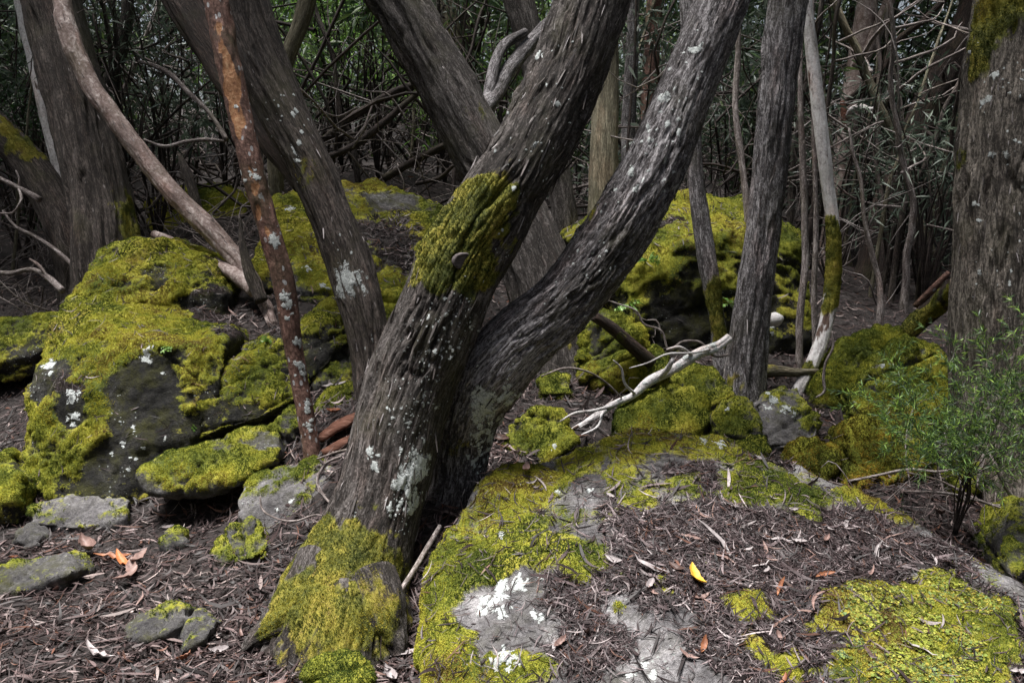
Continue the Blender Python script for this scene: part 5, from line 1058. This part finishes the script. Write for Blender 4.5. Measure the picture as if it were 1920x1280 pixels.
# saplings that can be told apart
specs = []
for k in range(62):
    d = rgt.uniform(6.8, 14); px_ = rgt.uniform(-120, 2040)
    if k < 16: px_ = rgt.uniform(1440, 1800); d = rgt.uniform(6.6, 9)
    x = (px_ - 960) / FPX * d; specs.append((x, d * 1.0))
for k, (x, y) in enumerate(specs):
    b = gpt(x, y); h = rgt.uniform(3.0, 5.5); lean = rgt.normal(0, .32, 2) * h * .6; r = rgt.uniform(.010, .032) * (1.6 if rgt.random() < .2 else 1)
    wp = [(b[0], b[1], b[2] - .1, r * 1.2)] + [(b[0] + lean[0] * t ** 1.3 + rgt.normal(0, .05), b[1] + lean[1] * t, b[2] + h * t, r * (1 - .55 * t)) for t in (.25, .5, .75, 1)]
    mi = rgt.integers(0, 4); lb = f"{'stouter' if r > .026 else 'spindly'} bare {['grey', 'blackish', 'brown', 'olive'][mi]} sapling in the dark thicket {zone(x, y)}"
    st = [dict(mat=['twig', 'twig_dark', 'bark_brown', 'bark_olive'][mi], seg=10, step=.06, amp=.002, seed=200 + k, wpts=wp, lump=.12, wobble=.05)]
    for j in range(3):
        t = rgt.uniform(.2, .85); c = np.array(wp[0][:3]) * (1 - t) + np.array(wp[-1][:3]) * t; a = rgt.uniform(0, 6.28); ln = rgt.uniform(.4, 1.2)
        c = np.array([b[0] + lean[0] * t ** 1.3, b[1] + lean[1] * t, b[2] + h * t])
        st.append(dict(name='branch', mat='twig', seg=5, step=.08, amp=0, seed=300 + k * 3 + j, lump=0, wobble=.06, wpts=[(*c, r * .45), (*(c + np.array([math.cos(a), math.sin(a), .35]) * ln * .5), r * .3), (*(c + np.array([math.cos(a + .4), math.sin(a + .4), .5]) * ln), r * .1)]))
    tree('sapling', lb, st, 'thin saplings in the thicket')
# tangle of dead twigs
def tangle(name, label, n, box, seed, mat, rmin=.003, rmax=.011, lmin=.4, lmax=1.8, hmax=1.6):
    rgl = np.random.default_rng(seed); Vs, Fs, Qs, off = [], [], [], 0
    d = rgl.uniform(box[0], box[1], n); px_ = rgl.uniform(box[2], box[3], n); x = (px_ - 960) / FPX * d
    z0 = gz(x, d, False) + np.abs(rgl.normal(0, .5, n)) * hmax
    for k in range(n):
        L_ = rgl.uniform(lmin, lmax); a = rgl.uniform(0, 6.28); e = rgl.normal(.25, .6); dv = np.array([math.cos(a) * math.cos(e), math.sin(a) * math.cos(e) * .6, math.sin(e)])
        p = np.array([x[k], d[k], z0[k]]); b1 = rgl.normal(0, .14, 3) * L_; b2 = rgl.normal(0, .14, 3) * L_; r = rgl.uniform(rmin, rmax)
        V, F, q = tube([p, p + dv * L_ * .35 + b1, p + dv * L_ * .7 + b2, p + dv * L_], [r, r * .85, r * .6, r * .25], 4, L_ / 9, cap=False)
        Vs.append(V); Fs.append(F[0] + off); Qs.append(q); off += len(V)
    link(name, mesh_from(name, np.concatenate(Vs), [np.concatenate(Fs)], [M[mat]], {'bark': np.concatenate(Qs)}), None, label=label, cat='undergrowth', kind='stuff')
tangle('twig_tangle', 'tangle of grey dead twigs filling the thicket', 600, (6.8, 13, -100, 2020), 1, 'twig')
tangle('twig_tangle', 'tangle of dark dead branches filling the thicket', 1200, (7.0, 15, -100, 2020), 2, 'twig_dark', .004, .018, .6, 2.4, 2.0)
tangle('twig_tangle', 'fine pale curved twigs and bare branches hanging in the dark thicket', 210, (6.4, 9.5, -60, 1980), 6, 'twig_pale', .003, .008, .5, 1.6, 1.8)
tangle('twig_tangle', 'heap of fine twigs lying at the foot of the left trees', 220, (5.8, 7.2, -60, 520), 3, 'twig', .002, .007, .2, .8, .25)
tangle('twig_tangle', 'fine fallen twigs behind the white branch', 70, (4.2, 5.2, 990, 1250), 4, 'twig', .0015, .004, .1, .35, .08)
tangle('twig_tangle', 'fine fallen twigs under the feathery bush', 60, (3.2, 4.0, 1640, 1960), 5, 'twig', .0015, .004, .15, .5, .12)
# shrubs
def shrub(label, x, y, h, rad, n, pal, seed, ln=.10, wd=.018, group='leafy shrubs in the thicket', low=.35):
    rgl = np.random.default_rng(seed); b = gpt(x, y); root = link('leafy_shrub', None, None, b, label, 'shrub', group); root.empty_display_size = .2
    Vs, Fs, Qs, off = [], [], [], 0; tips = []
    for k in range(9):
        a = rgl.uniform(0, 6.28); tip = np.array([math.cos(a) * rad * rgl.uniform(.2, 1), math.sin(a) * rad * rgl.uniform(.2, 1), h * rgl.uniform(low, 1)]); mid = tip * .5 + rgl.normal(0, .1, 3); mid[2] = tip[2] * .55
        V, F, q = tube([np.array([0, 0, -.05]), mid, tip], [.012, .009, .003], 5, .12, cap=False); Vs.append(V); Fs.append(F[0] + off); Qs.append(q); off += len(V); tips += [tip, mid * .4 + tip * .6 + rgl.normal(0, .12, 3)]
    link('stems', mesh_from('stems', np.concatenate(Vs), [np.concatenate(Fs)], [M['twig_dark']], {'bark': np.concatenate(Qs)}), root)
    tips = np.array(tips); ci = rgl.integers(0, len(tips) * 3, n); jit = rgl.normal(0, .28 * rad, (len(tips) * 3, 3)); cc = np.repeat(tips, 3, 0) + jit
    pos = cc[ci] + rgl.normal(0, .085, (n, 3)); dirs = unit(pos - cc[ci]) + rgl.normal(0, .4, (n, 3)) - [0, 0, .2]
    link('foliage', leaves_mesh('foliage', pos, ln, wd, rgl, pal, dirs=dirs), root, kind='stuff')
shr = []
for k in range(62):
    d = rgt.uniform(8.0, 16); px_ = rgt.uniform(-150, 2070); shr.append(((px_ - 960) / FPX * d, d))
for k, (x, y) in enumerate(shr):
    pal = [GREEN, GREYG, GREEN][k % 3]
    shrub(f"{['narrow green-leaved', 'grey-green willowy', 'narrow green-leaved'][k % 3]} shrub standing in the thicket {zone(x, y)}", x, y, rgt.uniform(1.6, 4.2), rgt.uniform(.5, .95), 1100, pal, 400 + k, .13, .026,
          ['green shrubs in the thicket', 'grey-green shrubs in the thicket', 'green shrubs in the thicket'][k % 3])
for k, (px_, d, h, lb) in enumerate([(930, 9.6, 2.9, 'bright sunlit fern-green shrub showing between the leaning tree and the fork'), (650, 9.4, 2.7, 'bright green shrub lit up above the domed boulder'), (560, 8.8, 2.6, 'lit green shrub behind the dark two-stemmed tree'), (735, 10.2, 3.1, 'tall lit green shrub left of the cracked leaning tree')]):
    shrub(lb, (px_ - 960) / FPX * d, d, h, .9, 1800, BRIGHT, 600 + k, .12, .022, None)  # brightened palette paints the lit look into these leaves
shrub('dark green bushy plant behind the pale thin trunk at the left', P(45, 200, 7.2)[0], 7.2, 1.7, .45, 1500, [(.02, .055, .012), (.03, .075, .015), (.015, .04, .012)], 700, .045, .014, None, .5)
for k, (px_, d, h) in enumerate([(300, 7.0, 2.6), (330, 7.6, 2.9), (1740, 6.9, 2.2), (1680, 7.4, 2.0), (1730, 7.2, 1.4), (1560, 7.4, 1.6)]):
    shrub(f'willowy shrub with long narrow grey leaves close {zone(px_ - 960, FPX)}', (px_ - 960) / FPX * d, d, h, .45, 420, GREYG, 720 + k, .12, .014, 'long-leaved shrubs behind the front trees', .45)
# the forest beyond, one mass
def backdrop(n, d0, d1, seed):
    rgl = np.random.default_rng(seed); d = rgl.uniform(d0, d1, n); x = rgl.uniform(-.85, .85, n) * d
    cl = rgl.integers(0, 900, n); cx = rgl.uniform(-.85, .85, 900); cd = rgl.uniform(d0, d1, 900); ch = rgl.uniform(.2, 8.5, 900)
    pos = np.stack([cx[cl] * cd[cl], cd[cl], ch[cl]], 1) + rgl.normal(0, .42, (n, 3)); pos[:, 2] += gz(pos[:, 0], pos[:, 1], False)
    link('foliage_mass', leaves_mesh('foliage_mass', pos, .27, .085, rgl, GREEN + GREYG), None, label='dim mass of foliage closing the forest beyond the thicket', cat='forest', kind='stuff')
backdrop(60000, 13, 24, 8)
# taller trees farther back; unseen dense crowns added to darken the thicket
spots = [(x, y) for y in (9.3, 11.8, 14.4, 17.2) for x in np.arange(-10.5, 10.6, 3.0) if not (-6 < x < 2 and 8 < y < 15.5)]  # gap in the crowns lets sun reach the bright shrubs
for k, (x, d) in enumerate(spots):
    x = x + rgt.normal(0, .5); d = d + rgt.normal(0, .5); b = gpt(x, d); h = rgt.uniform(5.5, 8); ln = rgt.normal(0, .5, 2); r = rgt.uniform(.05, .12)
    wp = [(b[0] + ln[0] * t * t, b[1] + ln[1] * t, b[2] - .1 + h * t, r * (1.1 - .6 * t)) for t in (0, .3, .6, 1)]
    tree('forest_tree', f"slender {['black', 'brown', 'olive'][k % 3]} forest tree deep in the thicket {zone(x, d)}", [dict(mat=['bark_dark', 'bark_brown', 'bark_olive'][k % 3], seg=18, step=.08, amp=.004, seed=800 + k, wpts=wp, wobble=.08)], 'deep forest trees',
         crown_at=(b[0] + ln[0], b[1] + ln[1], b[2] + h), crown_n=2400, crown_r=(2.4, 2.4, 1.2))

# unseen ring of foliage, added to block low sky light
def light_block_ring(n, seed):
    rgl = np.random.default_rng(seed); m = 420
    a = rgl.uniform(0, 6.283, m); rad = rgl.uniform(7.5, 13, m); c = np.stack([rad * np.sin(a), 1.5 + rad * np.cos(a), rgl.uniform(.3, 6.5, m)], 1)
    keep = np.abs(np.arctan2(c[:, 0], c[:, 1])) > .75; c = c[keep]
    pos = c[rgl.integers(0, len(c), n)] + rgl.normal(0, .55, (n, 3)); pos[:, 2] += gz(pos[:, 0], pos[:, 1], False)
    link('foliage_mass', leaves_mesh('foliage_mass', pos, .36, .13, rgl, GREEN + GREYG), None, label='unseen foliage added round the clearing to block low sky light', cat='forest', kind='stuff')
light_block_ring(70000, 9)
